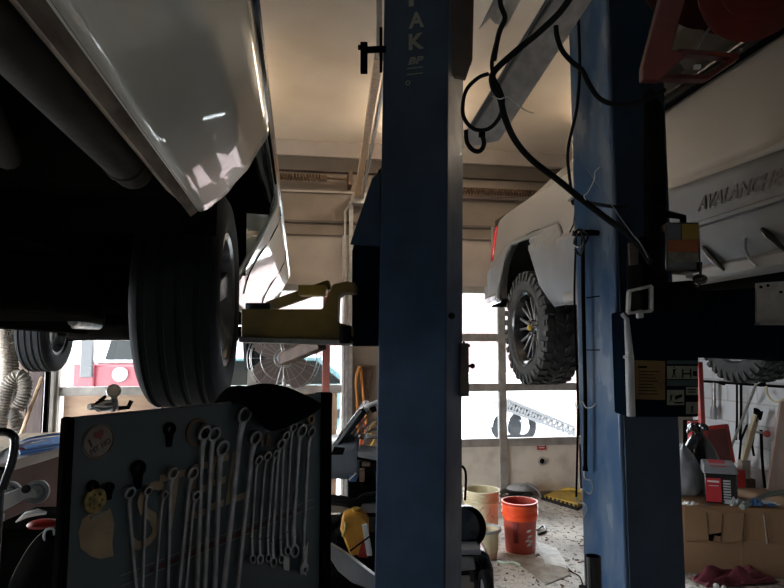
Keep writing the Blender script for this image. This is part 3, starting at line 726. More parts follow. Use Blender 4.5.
# ------------------------------------------------------------------ right post
q, L = post(P(577, 350, 2.245), P(618, 350, 2.05), P(674.5, 350, 2.19), .0)
B = thing('lift_post', 'blue lift post at right hung with cables and bungee cords', 'car lift', (q[1].x, q[1].y+.1, 0))
inset = [p for p in q]
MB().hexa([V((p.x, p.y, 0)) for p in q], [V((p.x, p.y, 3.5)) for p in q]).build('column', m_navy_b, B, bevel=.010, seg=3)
nL = (q[1]-q[0]).cross(V((0, 0, 1))).normalized(); eL = (q[1]-q[0]).normalized()
nR = (q[2]-q[1]).cross(V((0, 0, 1))).normalized(); eR = (q[2]-q[1]).normalized()
qb = q
def FL(px, py, off=0.):
    r = ray(px, py); return CAM+r*((qb[0]-CAM).dot(nL)/r.dot(nL))+nL*off
def FR(px, py, off=0.):
    r = ray(px, py); return CAM+r*((qb[1]-CAM).dot(nR)/r.dot(nR))+nR*off
# shaded side of the post, put in as a dark sheet, slightly proud
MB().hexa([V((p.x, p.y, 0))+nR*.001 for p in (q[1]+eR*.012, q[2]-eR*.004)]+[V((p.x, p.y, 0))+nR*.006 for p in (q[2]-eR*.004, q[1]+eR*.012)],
          [V((p.x, p.y, 3.5))+nR*.001 for p in (q[1]+eR*.012, q[2]-eR*.004)]+[V((p.x, p.y, 3.5))+nR*.006 for p in (q[2]-eR*.004, q[1]+eR*.012)]).build('column_shade', m_navy, B)
MB().box((q[0].x-.05, q[1].y-.05, 0), (q[2].x+.05, q[2].y+.25, .02)).build('base_plate', m_navy_d, B)
# seams of welded plates on the lit face
for y0 in (296, 349): MB().obox((FL(584, y0+2, .002)+FL(603, y0, .002))/2, eL*.035, nL*.001, V((0, 0, .002))).build('weld_seam', m_navy_d, B)
# big dark carriage with warning labels
cd_ = 1.93
c0, c1 = P(629, 312, cd_), P(699, 418, cd_)
MB().prism([P(629, 310, cd_), P(699, 306, cd_), P(699, 417, cd_), P(629, 417, cd_)], F0*.20).build('carriage', m_navy_d, B, bevel=.006)
cdl = cd_-.004
def card(px0, py0, px1, py1, d, name, m, par, th=.001, slope=0):
    return MB().prism([P(px0, py0, d), P(px1, py0+slope, d), P(px1, py1+slope, d), P(px0, py1, d)], -F0*th).build(name, m, par)
m_lab_y = mat('ochre_warning_label', (.13, .075, .012), .6, c2=(.09, .05, .01), scale=20)
m_lab_w = mat('dirty_white_label', (.20, .20, .16), .6, c2=(.12, .12, .10), scale=20)
m_lab_g = mat('dark_green_label', (.015, .045, .05), .6)
yl = card(630, 360, 665, 399, cdl, 'warning_label', m_lab_y, B, slope=1)
mm = MB()
for k in range(8):
    y = 371+k*3.2; mm.prism([P(639, y, cdl-.0015), P(639+(20-(k*5) % 7), y+.3, cdl-.0015), P(639+(20-(k*5) % 7), y+1.1, cdl-.0015), P(639, y+.8, cdl-.0015)], -F0*.0005)
mm.prism([P(638, 366, cdl-.0015), P(647, 366, cdl-.0015), P(647, 368, cdl-.0015), P(638, 368, cdl-.0015)], -F0*.0005)
mm.build('label_print', m_black, yl)
for (x0, y0, x1, y1, k) in ((667, 366, 698, 379, 0), (667, 390, 684, 405, 1), (686, 387, 698, 395, 2), (686, 402, 698, 414, 3)):
    wl = card(x0, y0, x1, y1, cdl, 'warning_label', m_lab_w, B)
    mm = MB(); d = cdl-.0015
    def man(cx_, cy_, s):
        mm.cyl(P(cx_, cy_-5*s, d), P(cx_, cy_-5*s, d-.0006), .0022*s, n=10)
        mm.prism([P(cx_-1.2*s, cy_-3.4*s, d), P(cx_+1.2*s, cy_-3.4*s, d), P(cx_+.9*s, cy_+.5*s, d), P(cx_+2*s, cy_+5*s, d), P(cx_+1*s, cy_+5*s, d), P(cx_, cy_+1*s, d), P(cx_-1.2*s, cy_+5*s, d), P(cx_-2.2*s, cy_+5*s, d), P(cx_-.9*s, cy_+.5*s, d)], -F0*.0006)
        mm.prism([P(cx_+1.2*s, cy_-3*s, d), P(cx_+3.2*s, cy_-4.4*s, d), P(cx_+3.2*s, cy_-3.7*s, d), P(cx_+1.2*s, cy_-2*s, d)], -F0*.0006)
    if k == 0:
        man(674, 372.5, 1)
        for a in ((682, 369, 683.4, 378), (690, 369, 691.4, 378), (682, 373, 691, 374.4), (693, 371, 697, 376)): mm.prism([P(a[0], a[1], d), P(a[2], a[1], d), P(a[2], a[3], d), P(a[0], a[3], d)], -F0*.0006)
    elif k == 1:
        man(671, 398, .8); mm.prism([P(675, 396, d), P(682, 394, d), P(682, 397, d), P(675, 400, d)], -F0*.0006); mm.prism([P(674, 402, d), P(683, 402, d), P(683, 403.5, d), P(674, 403.5, d)], -F0*.0006)
    elif k == 2:
        for y in (389, 391.5): mm.prism([P(687.5, y, d), P(696, y, d), P(696, y+1, d), P(687.5, y+1, d)], -F0*.0006)
    else:
        man(692, 409, .75)
    mm.build('label_pictogram', m_black, wl)
card(667, 380, 698, 386, cdl, 'label_band', m_lab_g, B)
card(667, 360.5, 698, 364, cdl, 'label_band', m_lab_g, B)
# pale pipe at the carriage's left edge
pp = MB().cyl(P(626.5, 318, 1.92), P(629.5, 356, 1.92), .0075, .013, 14); pp.lathe([(.013, -.005), (.0165, -.003), (.0165, .003), (.013, .005)], P(628.5, 357, 1.92), (0, 0, 1), 14, closed=True)
pp.cyl(P(629.5, 358, 1.92), P(631, 416, 1.92), .0135, n=14); pp.tube([P(622, 314, 1.92), P(626.5, 319, 1.92)], .007, 8)
pp.build('white_pipe', m_lgrey, B)
# arm to the truck
ar = MB().prism([P(690, 292, 1.98), P(815, 284, 1.98), P(815, 362, 1.98), P(690, 357, 1.98)], F0*.16).build('swing_arm', m_navy_d, B, bevel=.006)
MB().prism([P(757, 283, 1.965), P(800, 280, 1.965), P(800, 323, 1.965), P(757, 323, 1.965)], F0*.012).build('arm_end_bracket', m_galv, ar, bevel=.002)
for px, py in ((761, 287), (768, 285.5), (781, 292)): MB().cyl(P(px, py, 1.966), P(px, py, 1.960), .005, n=10).build('bolt_hole', m_black, ar)
MB().beam(P(757, 324, 1.955), P(800, 324, 1.955), .03, .006).build('bracket_lip', m_galv, ar)
MB().ball(P(712, 301, 1.95), .05, 16, (1, .7, .7)).build('pivot_boss', m_navy_d, ar)
# power unit and control box above the carriage
pu = MB().prism([P(641, 236, 1.90), P(668, 228, 1.90), P(668, 310, 1.90), P(641, 310, 1.90)], F0*.12)
pu.cyl(P(655, 208, 1.95), P(657, 308, 1.95), .035, n=20)
pu.prism([P(668, 282, 1.93), P(694, 280, 1.93), P(704, 300, 1.93), P(704, 312, 1.93), P(668, 312, 1.93)], F0*.10)
pu.build('power_unit', m_black, B, bevel=.006)
cb = MB().prism([P(666, 222, 1.86), P(700, 222, 1.86), P(702, 272, 1.86), P(666, 270, 1.86)], F0*.09).build('control_box', m_gblack, B, bevel=.006)
MB().tube([P(667, 214, 1.90), P(683, 217, 1.90), P(683, 236, 1.90), P(667, 236, 1.90)], .012, 8).build('box_cap', m_black, cb)
for (y0, y1, mm_, nm, x0) in ((224, 239.5, mat('dull_yellow_label', (.22, .14, .01), .6), 'yellow_label', 682), (240, 252, mat('dull_orange_label', (.22, .06, .01), .6), 'orange_label', 668), (252.5, 262, mat('dull_white_label', (.17, .155, .13), .6, c2=(.10, .09, .08), scale=60), 'white_label', 668)):
    card(x0, y0, 698.5, y1, 1.856, nm, mm_, cb)
lv = MB().tube(spline([P(692, 283, 1.88), P(699, 285, 1.86), P(701, 262, 1.85)], 4), .004, 8); lv.build('lever', m_gblack, B)
MB().ball(P(700, 279, 1.85), .016, 14, (1.5, 1, 1)).build('lever_knob', m_gblack, B)
MB().ball(P(690, 276.5, 1.87), .014, 10, (1, 1, .5)).build('steel_fitting', m_steel, B)
# square steel bracket
sb = MB()
for a, b in (((629, 291), (651, 286)), ((651, 286), (651, 311)), ((651, 311), (628, 313)), ((628, 313), (629, 291))): sb.beam(P(*a, 1.88), P(*b, 1.88), .009, .02, F0)
sb.cyl(P(639, 310, 1.89), P(640, 318, 1.89), .011, n=12)
sb.build('steel_bracket', m_steel, B, bevel=.002)
MB().prism([P(629, 243, 1.92), P(640, 240, 1.92), P(640, 264, 1.92), P(630, 265, 1.92)], F0*.01).build('grey_tag_plate', m_tan_dark, B)
# bent thin rod
MB().tube(spline([P(648, 170, 1.86), P(646, 190, 1.86), P(651, 205, 1.86), P(648, 235, 1.86), P(652, 268, 1.86), P(656, 274, 1.86), P(668, 273, 1.86)], 6), .0028, 8).build('bent_wire', m_black, B)
MB().tube([P(649, 100, 1.88), P(648, 170, 1.86)], .004, 8).build('conduit', m_black, B)
# vertical dark conduit hump to the left of the truck window
MB().prism([P(651, 86, 2.02), P(664, 108, 2.02), P(667, 210, 2.02), P(650, 210, 2.02)], F0*.06).build('conduit_box', m_black, B, bevel=.004)
# bungee hook bracket on the lit face
hk = MB().beam(FL(580, 234, .025), FL(598, 233, .025), .02, .02).cyl(FL(598, 233, 0), FL(598, 233, .03), .01, n=10)
hk.build('hook_bracket', m_black, B)

# bungee cords hanging from it
def cord(name, label, cat, pts, r, m, group=None, n=8, steps=6, parts=()):
    o = MB().tube(spline(pts, steps), r, n).build(name, m); tag(o, label, cat, group)
    for nm, pp, rr, mm in parts:
        c = MB().tube(spline(pp, 5), rr, 8); ch = c.build(nm, mm); ch.parent = o; ch.location = V(ch.location)-V(o.location)
    return o
def hookpts(x, y, s): return [FL(x, y, .03), FL(x+1*s, y+8, .03), FL(x+7*s, y+6, .03), FL(x+9*s, y+14, .03), FL(x+5*s, y+20, .03), FL(x+1*s, y+17, .03)]
cord('bungee_strap', 'thin black bungee cord hanging at the very edge of the right lift post', 'bungee cord', [FL(583, 232, .03), FL(581, 300, .03), FL(584.5, 400, .03), FL(583, 496, .03)], .004, m_black, parts=(('hook', [FL(583, 495, .03), FL(584, 501, .03), FL(591, 503, .03), FL(594, 508, .03), FL(591, 516, .03), FL(586, 515, .03)], .0022, m_steel),))
cord('bungee_strap', 'thick black bungee cord hanging from a bracket on the right lift post', 'bungee cord', [FL(590, 236, .032), FL(590, 300, .03), FL(592, 400, .03), FL(592, 470, .03)], [.007]*18+[.011], m_black, parts=(('hook', [FL(591, 470, .03), FL(592, 478, .03), FL(598, 480, .03), FL(600, 487, .03), FL(597, 493, .03), FL(592, 490, .03)], .0022, m_steel),))
cord('wire_tangle', 'tangle of black wire looped over the bracket of the right lift post', 'wire', [FL(583, 236, .045), FL(590, 230, .05), FL(597, 237, .04), FL(592, 248, .05), FL(584, 244, .045), FL(588, 233, .04), FL(595, 240, .05), FL(590, 256, .04), FL(585, 250, .045)], .004, m_gblack)
cord('bungee_hook', 'small steel hook clipped low across the bungee cords on the right lift post', 'hook', [FL(583.5, 401, .04), FL(586, 408, .042), FL(589, 404, .043), FL(592, 401, .043), FL(595, 407, .04), FL(600, 407, .035), FL(603, 403, .03)], .002, m_steel)

# ------------------------------------------------------------------ hoses and overhead channel
cord('hydraulic_hose', 'thick black hose sagging from the overhead channel down across the right lift post', 'hose',
     [P(578, -14, 1.70), P(560, 12, 1.72), P(538, 33, 1.74), P(515, 52, 1.76), P(494, 72, 1.78), P(493, 86, 1.78), P(500, 98, 1.78), P(505, 118, 1.78), P(515, 140, 1.78), P(532, 160, 1.78), P(558, 180, 1.78), P(580, 198, 1.80), P(606, 218, 1.80), P(628, 234, 1.80), P(642, 250, 1.83), P(650, 262, 1.86)], .0095, m_rubber, n=10)
cord('looped_hose', 'black hose coiled in a loop round the overhead channel', 'hose',
     [P(497, 40, 1.85), P(492, 62, 1.84), P(494, 78, 1.82), P(500, 90, 1.83), P(503, 102, 1.84), P(499, 118, 1.9), P(488, 129, 1.92), P(474, 129, 1.92), P(464, 118, 1.92), P(463, 103, 1.92), P(467, 89, 1.92), P(478, 78, 1.90), P(488, 74, 1.87)], .0065, m_rubber)
cord('short_hose_end', 'short black hose tail with a fitting dangling below the overhead channel', 'hose', [P(466, 131, 1.95), P(467, 142, 1.93), P(473, 150, 1.93), P(480, 151, 1.93), P(484, 144, 1.93), P(482, 134, 1.93)], .0075, m_rubber,
     parts=(('fitting', [P(482, 137, 1.93), P(482, 132, 1.93)], .011, m_black),))
cord('air_hose', 'black hose snaking from the channel across the upper right lift post', 'hose',
     [P(556, 26, 1.72), P(557, 36, 1.72), P(562, 50, 1.73), P(572, 62, 1.74), P(582, 70, 1.76), P(589, 84, 1.78), P(599, 98, 1.80), P(613, 104, 1.80), P(632, 104, 1.84), P(650, 97, 1.88), P(664, 90, 1.95)], .0075, m_rubber)
cord('power_cable', 'thin black cable running down the lit edge of the right lift post', 'cable',
     [FL(582, -8, .02), FL(583, 30, .02), FL(584, 70, .02), FL(581, 110, .02), FL(574.5, 150, .03), FL(576, 178, .03), FL(584, 195, .05), FL(598, 203, .06), P(616, 207, 1.97), FR(628, 207, .012)], .006, m_rubber)
cord('thin_wire', 'thin pale-edged wire following the thick hose onto the dark face of the right post', 'wire', [FL(600, 170, .06), P(625, 224, 1.80), P(640, 243, 1.80), P(648, 258, 1.82)], .0014, m_greyp)
cord('zip_tie', 'pale zip tie sticking up from the hose on the right lift post', 'zip tie', [P(586, 200, 1.77), P(584, 196, 1.77), P(588, 192, 1.77), P(594, 180, 1.77), P(595, 172, 1.77), P(600, 167, 1.77)], .0018, m_white)
cord('zip_tie', 'pale zip tie with a long tail on the hose below the channel', 'zip tie', [P(492, 96, 1.77), P(500, 99, 1.765), P(508, 97, 1.77), P(519, 106, 1.77), P(528, 112, 1.77), P(534, 113, 1.77)], .0018, m_white)
cord('drop_cable', 'black cable hanging beside the short channel at the top', 'cable', [P(499, -8, 1.80), P(501, 6, 1.80), P(505, 18, 1.80), P(500, 30, 1.80), P(497, 42, 1.81), P(494, 60, 1.80)], [.008]*8+[.013, .013]+[.008]*100 if 0 else .008, m_rubber)
# overhead channel: an angle-section steel beam coming down toward the left
def angle_beam(p0, p1, wv, hv, th, name, m, par=None):
    p0, p1, wv, hv = V(p0), V(p1), V(wv), V(hv); a = (p1-p0).normalized()
    def sec(p): 
        o = p; n1 = a.cross(wv).normalized()*th; n2 = a.cross(hv).normalized()*th
        return [o, o+wv, o+wv+n1, o+n1-n2*0, o+hv-n2, o+hv]
    return MB().loft([sec(p0), sec(p1)])
ch = thing('steel_channel', 'galvanized steel channel slanting down over the gap between the lift posts', 'steel channel', P(480, 120, 2.2))
e0, e1 = P(470, 128, 2.25), P(566, -30, 1.85)
ax_ = (e1-e0).normalized(); side = (R-ax_*R.dot(ax_)).normalized(); upv = side.cross(ax_)
MB().hexa([e0, e0+side*.125, e0+side*.125+upv*.006, e0+upv*.006], [e1, e1+side*.125, e1+side*.125+upv*.006, e1+upv*.006]).build('lower_flange', m_galvl, ch)
MB().hexa([e0-side*.004, e0+side*.002, e0+side*.002+upv*.07-side*.03, e0-side*.034+upv*.07], [e1-side*.004, e1+side*.002, e1+side*.002+upv*.07-side*.03, e1-side*.034+upv*.07]).build('web', m_greyp, ch)
MB().tube([e0+side*.008+upv*.006, e1+side*.008+upv*.006], .006, 8).build('rolled_edge', m_steel, ch)
MB().prism([e0+side*.0, e0+side*.125, e0+side*.05-ax_*.06, e0-side*.01-ax_*.03], upv*.006).build('cut_end', m_galvl, ch)
MB().beam(e1, V((e1.x+.05, e1.y, CZ)), .04, .04, (0, 1, 0)).build('ceiling_hanger', m_galv, ch)
c2 = thing('short_channel', 'short galvanized bracket piece at the top beside the hose bundle', 'bracket', P(500, 10, 2.05))
s0, s1 = P(498, 22, 2.05), P(520, -22, 1.95)
MB().beam(s0, s1, .05, .05).build('channel_body', m_galvl, c2, bevel=.002)
MB().prism([P(479, 29, 2.04), P(489, 17, 2.04), P(500, 22, 2.04), P(524, -20, 1.96), P(503, -20, 1.96)], F0*.006).build('gusset', m_galvl, c2)
MB().beam(s1, V((s1.x+.06, s1.y, CZ)), .04, .04, (0, 1, 0)).build('ceiling_hanger', m_galv, c2)

# ------------------------------------------------------------------ red hose reel, top right
rl = thing('hose_reel', 'dark red double hose reel on a bracket at the top right', 'hose reel', P(700, 0, 1.75))
def disc(c, nrm, r, name='flange'):
    a, x, y = basis(nrm)
    pr = [(.03, .0), (.045, .004), (.09, .006), (.095, .010), (.12, .010), (.125, .005), (r-.012, .003), (r, .006), (r, .009), (r-.012, .006), (.125, .008), (.03, .005)]
    return MB().lathe(pr, c, a, 48, closed=True).build(name, m_dred, rl)
c1_, c2_ = P(714, -36, 1.66), P(762, -31, 1.60)
nrm = (V((0, -1, 0))*.75+V((.0, 0, -1))*.55).normalized()
disc(c1_, nrm, .165); disc(c2_, nrm, .18)
disc(c1_-nrm*.10, nrm, .16); disc(c2_-nrm*.10, nrm, .175)
for cc in (c1_, c2_):
    MB().lathe([(.10, 0), (.10, -.09), (.03, -.09), (.03, 0)], cc, nrm, 32, closed=True).build('drum', m_dred, rl)
    for k in range(4):
        MB().lathe([(.115+.011*math.cos(t), -.018-.02*k+.011*math.sin(t)) for t in [2*math.pi*i/8 for i in range(8)]], cc, nrm, 40, closed=True).build('hose_coil', m_greyp, rl)
MB().prism([P(664, -15, 1.60), P(690, -15, 1.60), P(672, 50, 1.66), P(690, 52, 1.66), P(660, 80, 1.70), P(643, 79, 1.70), P(643, 66, 1.70)], F0*.03).build('mounting_arm', m_dred, rl, bevel=.004)
fr = MB()
for a, b in (((644, 78), (705, 79)), ((705, 79), (736, 58)), ((736, 58), (676, 53))): fr.beam(P(*a, 1.72), P(*b, 1.72), .03, .014)
fr.build('frame', m_dred, rl, bevel=.002)
MB().beam(P(682, 68, 1.715), P(668, 77, 1.715), .012, .022).build('paint_chip_plate', m_tan_dark, rl)
MB().tube(spline([P(737, 8, 1.72), P(718, 20, 1.72), P(702, 38, 1.72), P(694, 54, 1.72)], 6), .004, 8).build('guide_wire', m_greyp, rl)
MB().obox(P(697, 67, 1.71), R*.009, F0*.006, V((0, 0, .006))).build('white_clip', m_white, rl, bevel=.002)
MB().beam(P(664, -15, 1.62), V((P(664, -15, 1.62).x, P(664, -15, 1.62).y, CZ)), .04, .04, (0, 1, 0)).build('ceiling_strut', m_dred, rl)

# ------------------------------------------------------------------ black tube stand, bottom of the right post
bt = thing('tube_stand', 'short open black tube standing in front of the foot of the right lift post', 'tube', PZ(592, 700, 0.0))
tb = P(593, 556, 1.82)
MB().lathe([(.024, 0), (.024, -tb.z+.01), (.020, -tb.z+.01), (.020, 0)], tb, (0, 0, 1), 24, closed=True).build('tube', m_gblack, bt)
MB().cyl((tb.x, tb.y, 0), (tb.x, tb.y, .012), .055, n=24).build('foot', m_gblack, bt)
MB().tube([P(583, 586, 1.82), (P(583, 586, 1.82).x, P(583, 586, 1.82).y, 0.01)], .012, 10).build('side_rod', m_gblack, bt)
bt.location = (tb.x, tb.y, 0)
for c_ in bt.children: c_.location = V(bt['_o'])-V(bt.location)
# ------------------------------------------------------------------ tool chest lid with the wrenches
TLc, TRc = P(60, 418, .85), P(327, 392, 1.37)
bx = V((TRc.x-TLc.x, TRc.y-TLc.y, 0)); BL = bx.length; bx.normalize()
bn = bx.cross(V((0, 0, 1))).normalized()
if bn.dot(CAM-TLc) < 0: bn = -bn
def BP(px, py, off=0.):
    r = ray(px, py); d = (TLc-CAM).dot(bn)/r.dot(bn); return CAM+r*d+bn*off
zt = TLc.z
T0 = V((TLc.x, TLc.y, 0)); T1 = V((TRc.x, TRc.y, 0))
tc = thing('tool_cart', 'black steel tool cart with an upright panel full of wrenches', 'tool cart', (T0+T1)/2)
def slab(a, b, z0, z1, y0, y1, name, m, bev=.004, par=tc):    # a,b along bx ; y along bn
    q = lambda z: [T0+bx*a+bn*y0+V((0, 0, z)), T0+bx*b+bn*y0+V((0, 0, z)), T0+bx*b+bn*y1+V((0, 0, z)), T0+bx*a+bn*y1+V((0, 0, z))]
    return MB().hexa(q(z0), q(z1)).build(name, m, par, bevel=bev)
zb = .93
slab(.008, BL, zb-.02, zt-.001, -.012, 0, 'panel', m_boardp, .003)
slab(.006, .020, zb-.02, zt, -.012, .006, 'panel_edge', m_black)
slab(BL-.022, BL+.004, zb-.02, zt+.0, -.02, .014, 'panel_edge', m_black)
slab(.02, BL-.02, .15, zb-.02, -.10, .22, 'cabinet', m_boardp, .006)
for k in range(3):
    dr = slab(.05, BL-.05, .20+k*.24, .40+k*.24, .22, .232, 'drawer', m_boardp)
    slab(.15, BL-.15, .36+k*.24, .375+k*.24, .232, .25, 'handle', m_steel, .002, dr)
for a in (.08, BL-.08):
    for y in (-.05, .17):
        c = T0+bx*a+bn*y; MB().cyl(c+bx*-.02+V((0, 0, .06)), c+bx*.02+V((0, 0, .06)), .06, n=20).build('caster', m_rubber, tc)
        MB().box((c.x-.03, c.y-.03, .06), (c.x+.03, c.y+.03, .15)).build('caster_fork', m_steel, tc)
# round sticker
def ondisc(px, py, r, off, th, name, m, par, n=28):
    return MB().cyl(BP(px, py, off), BP(px, py, off+th), r, n=n).build(name, m, par)
m_stk = mat('faded_sticker_white', (.20, .17, .15), .55, c2=(.15, .125, .11), scale=30)
m_stkr = mat('faded_heart_red', (.17, .03, .025), .55); m_stkd = mat('sticker_dark_ink', (.03, .026, .025), .6)
stk = ondisc(98, 441, .0255, .0005, .0008, 'round_sticker', m_stk, tc)
a_ = V((0, 0, 1))
tilt = lambda s, c: (bx*c+a_*s)
sx_, sy_ = tilt(.42, .91), (a_*.91-bx*.42)
sc = BP(98, 441, .0016)
MB().text('I', sc-sx_*.0125+sy_*.004, sx_, sy_, .012, .0028, .0004).build('sticker_lettering', m_stkd, stk)
MB().text('MY HO', sc+sx_*.000-sy_*.0085, sx_, sy_, .0085, .034, .0004).build('sticker_lettering', m_stkd, stk)
hp_ = []
for i in range(28):
    t = 2*math.pi*i/28; hx = 16*math.sin(t)**3; hy = 13*math.cos(t)-5*math.cos(2*t)-2*math.cos(3*t)-math.cos(4*t)
    hp_.append(sc+sx_*(.004+hx*.00052)+sy_*(.0085+hy*.00052))
MB().prism(hp_, bn*.0004).build('heart', m_stkr, stk)
MB().lathe([(.0232, 0), (.0238, 0), (.0238, .0012), (.0232, .0012)], BP(98, 441, .0012), bn, 32, closed=True).build('sticker_ring', m_stkd, stk)
# big faded lettering and torn paper, red stripe
def bpoly(pts, off, th, name, m): return MB().prism([BP(x, y, off) for x, y in pts], bn*th).build(name, m, tc)
bpoly([(82, 519), (92, 512), (106, 511), (110, 508), (114, 523), (112, 542), (113, 556), (100, 559), (90, 556), (80, 548), (78, 532)], .0004, .0006, 'torn_paper', m_tanletter)
ltx = (BP(290, 470)-BP(150, 512)).normalized(); lty = (a_-ltx*a_.dot(ltx)).normalized()
for chh, px, py, w_ in (('S', 147, 515, .060), ('T', 176, 499, .070), ('E', 199, 490, .055), ('E', 217, 482, .055), ('L', 237, 476, .060)):
    MB().text(chh, BP(px, py, .0010), ltx, lty, .092 if chh != 'S' else .10, w_, .0005, shear=.2).build('lettering', m_tanletter, tc)
for (x0, y0, x1, y1) in ((120, 576, 313, 499), (121, 586, 313, 507)):
    p, q_ = BP(x0, y0, .0008), BP(x1, y1, .0008)
    MB().beam(p, q_, .0008, .0011, a_).build('pinstripe', m_label, tc)
p, q_ = BP(150, 570, .0006), BP(300, 509, .0006); MB().beam(p, q_, .0008, .008, a_).build('red_stripe', m_faded_red, tc)
# wrenches
m_wr = mat('dull_wrench_chrome', (.36, .36, .37), .34, metal=.9, c2=(.22, .22, .23), scale=30, rvar=.1)
def wrench(hx, hy, tx_, ty_, rpx, label, style='box', w=None, m=None):
    h, t = BP(hx, hy, .012), BP(tx_, ty_, .012)
    d = (t-h).normalized(); e = d.cross(bn).normalized()
    dep = (h-CAM).dot(F); r = rpx/f*dep
    mb = MB()
    # ring head, angled slightly off the shaft
    nrm = (bn*.97+d*.25).normalized()
    mb.lathe([(r*.68, -.005), (r, -.0045), (r*1.03, 0), (r, .0045), (r*.68, .005), (r*.63, 0)], h, nrm, 24, closed=True)
    sw = w or r*.38
    L_ = (t-h).length
    rr = []
    for s, kw, off in ((r*.85/L_, 1.25, 0), (.09, .95, -.003), (.2, .85, -.004), (.5, .8, -.004), (.8, .85, -.004), (1-r*.72/L_, 1.0, 0)):
        c = h+d*L_*s+bn*off
        rr.append([c+e*sw*kw, c+e*sw*kw*.7+bn*.003, c-e*sw*kw*.7+bn*.003, c-e*sw*kw, c-e*sw*kw*.7-bn*.003, c+e*sw*kw*.7-bn*.003])
    mb.loft(rr)
    if style == 'box':
        mb.lathe([(r*.58, -.0045), (r*.9, -.004), (r*.93, 0), (r*.9, .004), (r*.58, .0045), (r*.52, 0)], t, (bn*.97-d*.2).normalized(), 24, closed=True)
    else:
        k = r*1.05
        pts = [t+e*sw-d*k*.9, t+e*k-d*k*.1, t+e*k*.95+d*k*.9, t+e*k*.42+d*k*.95, t+e*k*.42+d*.1*k, t-e*k*.42+d*.1*k, t-e*k*.42+d*k*.85, t-e*k*.95+d*k*.75, t-e*k-d*k*.1, t-e*sw-d*k*.9]
        mb.prism([p-bn*.0035 for p in pts], bn*.007)
    return tag(mb.build('wrench', m or m_wr, bevel=.0006), label, 'wrench', 'wrenches hanging on the black tool panel')
W = [(124, 491, 135, 618, 5.6, 'slightly bent wrench leaning away from the panel edge'), (142, 489, 138, 615, 4.2, 'thin wrench with a small dark head'), (158.6, 493, 149, 620, 3.6, 'thin dull wrench hanging just left of the straight bright-ringed one'),
     (167, 472, 163, 628, 5.8, 'straight wrench with a bright ring'), (187, 472, 171, 630, 6.0, 'wrench leaning over a shorter one'), (190.5, 494, 180, 612, 4.6, 'short wrench half behind its neighbour'),
     (199, 432, 192, 640, 7.2, 'tall thick wrench before a brown ring'), (208.5, 433, 199, 636, 7.0, 'tall wrench, right one of a close pair'), (217, 447, 210, 632, 7.4, 'wrench with a large ring just below a tall pair'),
     (239, 414, 214, 650, 8.2, 'tallest and thickest wrench, tilted, its ring at the cloth'), (250, 437, 229, 640, 6.6, 'long tilted wrench right of the tallest one'),
     (253, 459, 247, 558, 4.4, 'short thin wrench, first of the short cluster'), (262, 455, 254.5, 558, 4.6, 'short wrench, second of the short cluster'), (270, 453, 262.5, 557, 4.0, 'short wrench, third of the short cluster'),
     (275.5, 443, 267.7, 561, 4.8, 'short wrench with a bright lower ring, fourth of the cluster'), (280.5, 435, 275.7, 558, 4.6, 'slim wrench whose head hides under the cloth edge'), (288, 427, 282, 550, 4.4, 'narrow bright wrench with its top under the cloth'),
     (296.5, 430, 289, 550, 6.4, 'wrench with the brightest pale ring, near the far edge'), (306, 431, 299, 566, 5.2, 'last wrench at the far edge of the panel')]
for i, (hx, hy, qx, qy, rp, lb) in enumerate(W):
    wrench(hx, hy, qx, qy, rp*1.12, lb, 'box' if i not in (3, 8, 18) else 'open')
for i, (px, py, s, lb) in enumerate(((91, 486, 1.0, 'black ring spanner head hanging above the brass medallion'), (108, 487, .8, 'small black ring hook right of the brass medallion'), (137, 468, 1.4, 'large black ring hook above the thin small-headed wrench'), (168, 429, 1.3, 'black ring hook high on the panel left of the brown ring'))):
    c = BP(px, py, .004); r = .0085*s
    o = MB().lathe([(r*.5, -.003), (r, -.003), (r*1.05, 0), (r, .003), (r*.5, .003)], c, bn, 20, closed=True)
    o.hexa(*[[c-V((0, 0, r*.8))+bx*r*a+bn*y for a, y in ((-.6, -.003), (.6, -.003), (.6, .003), (-.6, .003))], [c-V((0, 0, r*2.6))+bx*r*a+bn*y for a, y in ((-.3, -.003), (.3, -.003), (.3, .003), (-.3, .003))]])
    tag(o.build('ring_hook', m_black), lb, 'hook', 'black ring hooks on the tool panel')
c = BP(196, 432, .003); tag(MB().lathe([(.017, -.002), (.024, -.002), (.0245, 0), (.024, .002), (.017, .002)], c, bn, 28, closed=True).build('washer_ring', m_rust), 'large rusty brown ring behind the tall wrench pair', 'ring')
md = thing('medallion', 'brass round medallion hanging at the left of the tool panel', 'medallion', BP(93, 500, .004))
m_brass = mat('dull_brass', (.30, .23, .09), .4, metal=.8, c2=(.12, .09, .04), scale=60)
MB().lathe([(.0001, .004), (.010, .005), (.017, .003), (.0185, .0), (.0001, 0)], BP(93, 500, .004), bn, 28).build('disc', m_brass, md)
mm = MB()
for k in range(7):
    t = 2*math.pi*k/7; mm.ball(BP(93, 500, .009)+bx*.010*math.cos(t)+a_*.010*math.sin(t), .0028, 8)
mm.build('embossed_pattern', m_brass, md); MB().obox(BP(96, 515, .005), bx*.011+a_*.001, bn*.001, a_*.0022).build('engraved_tag', m_label, md)
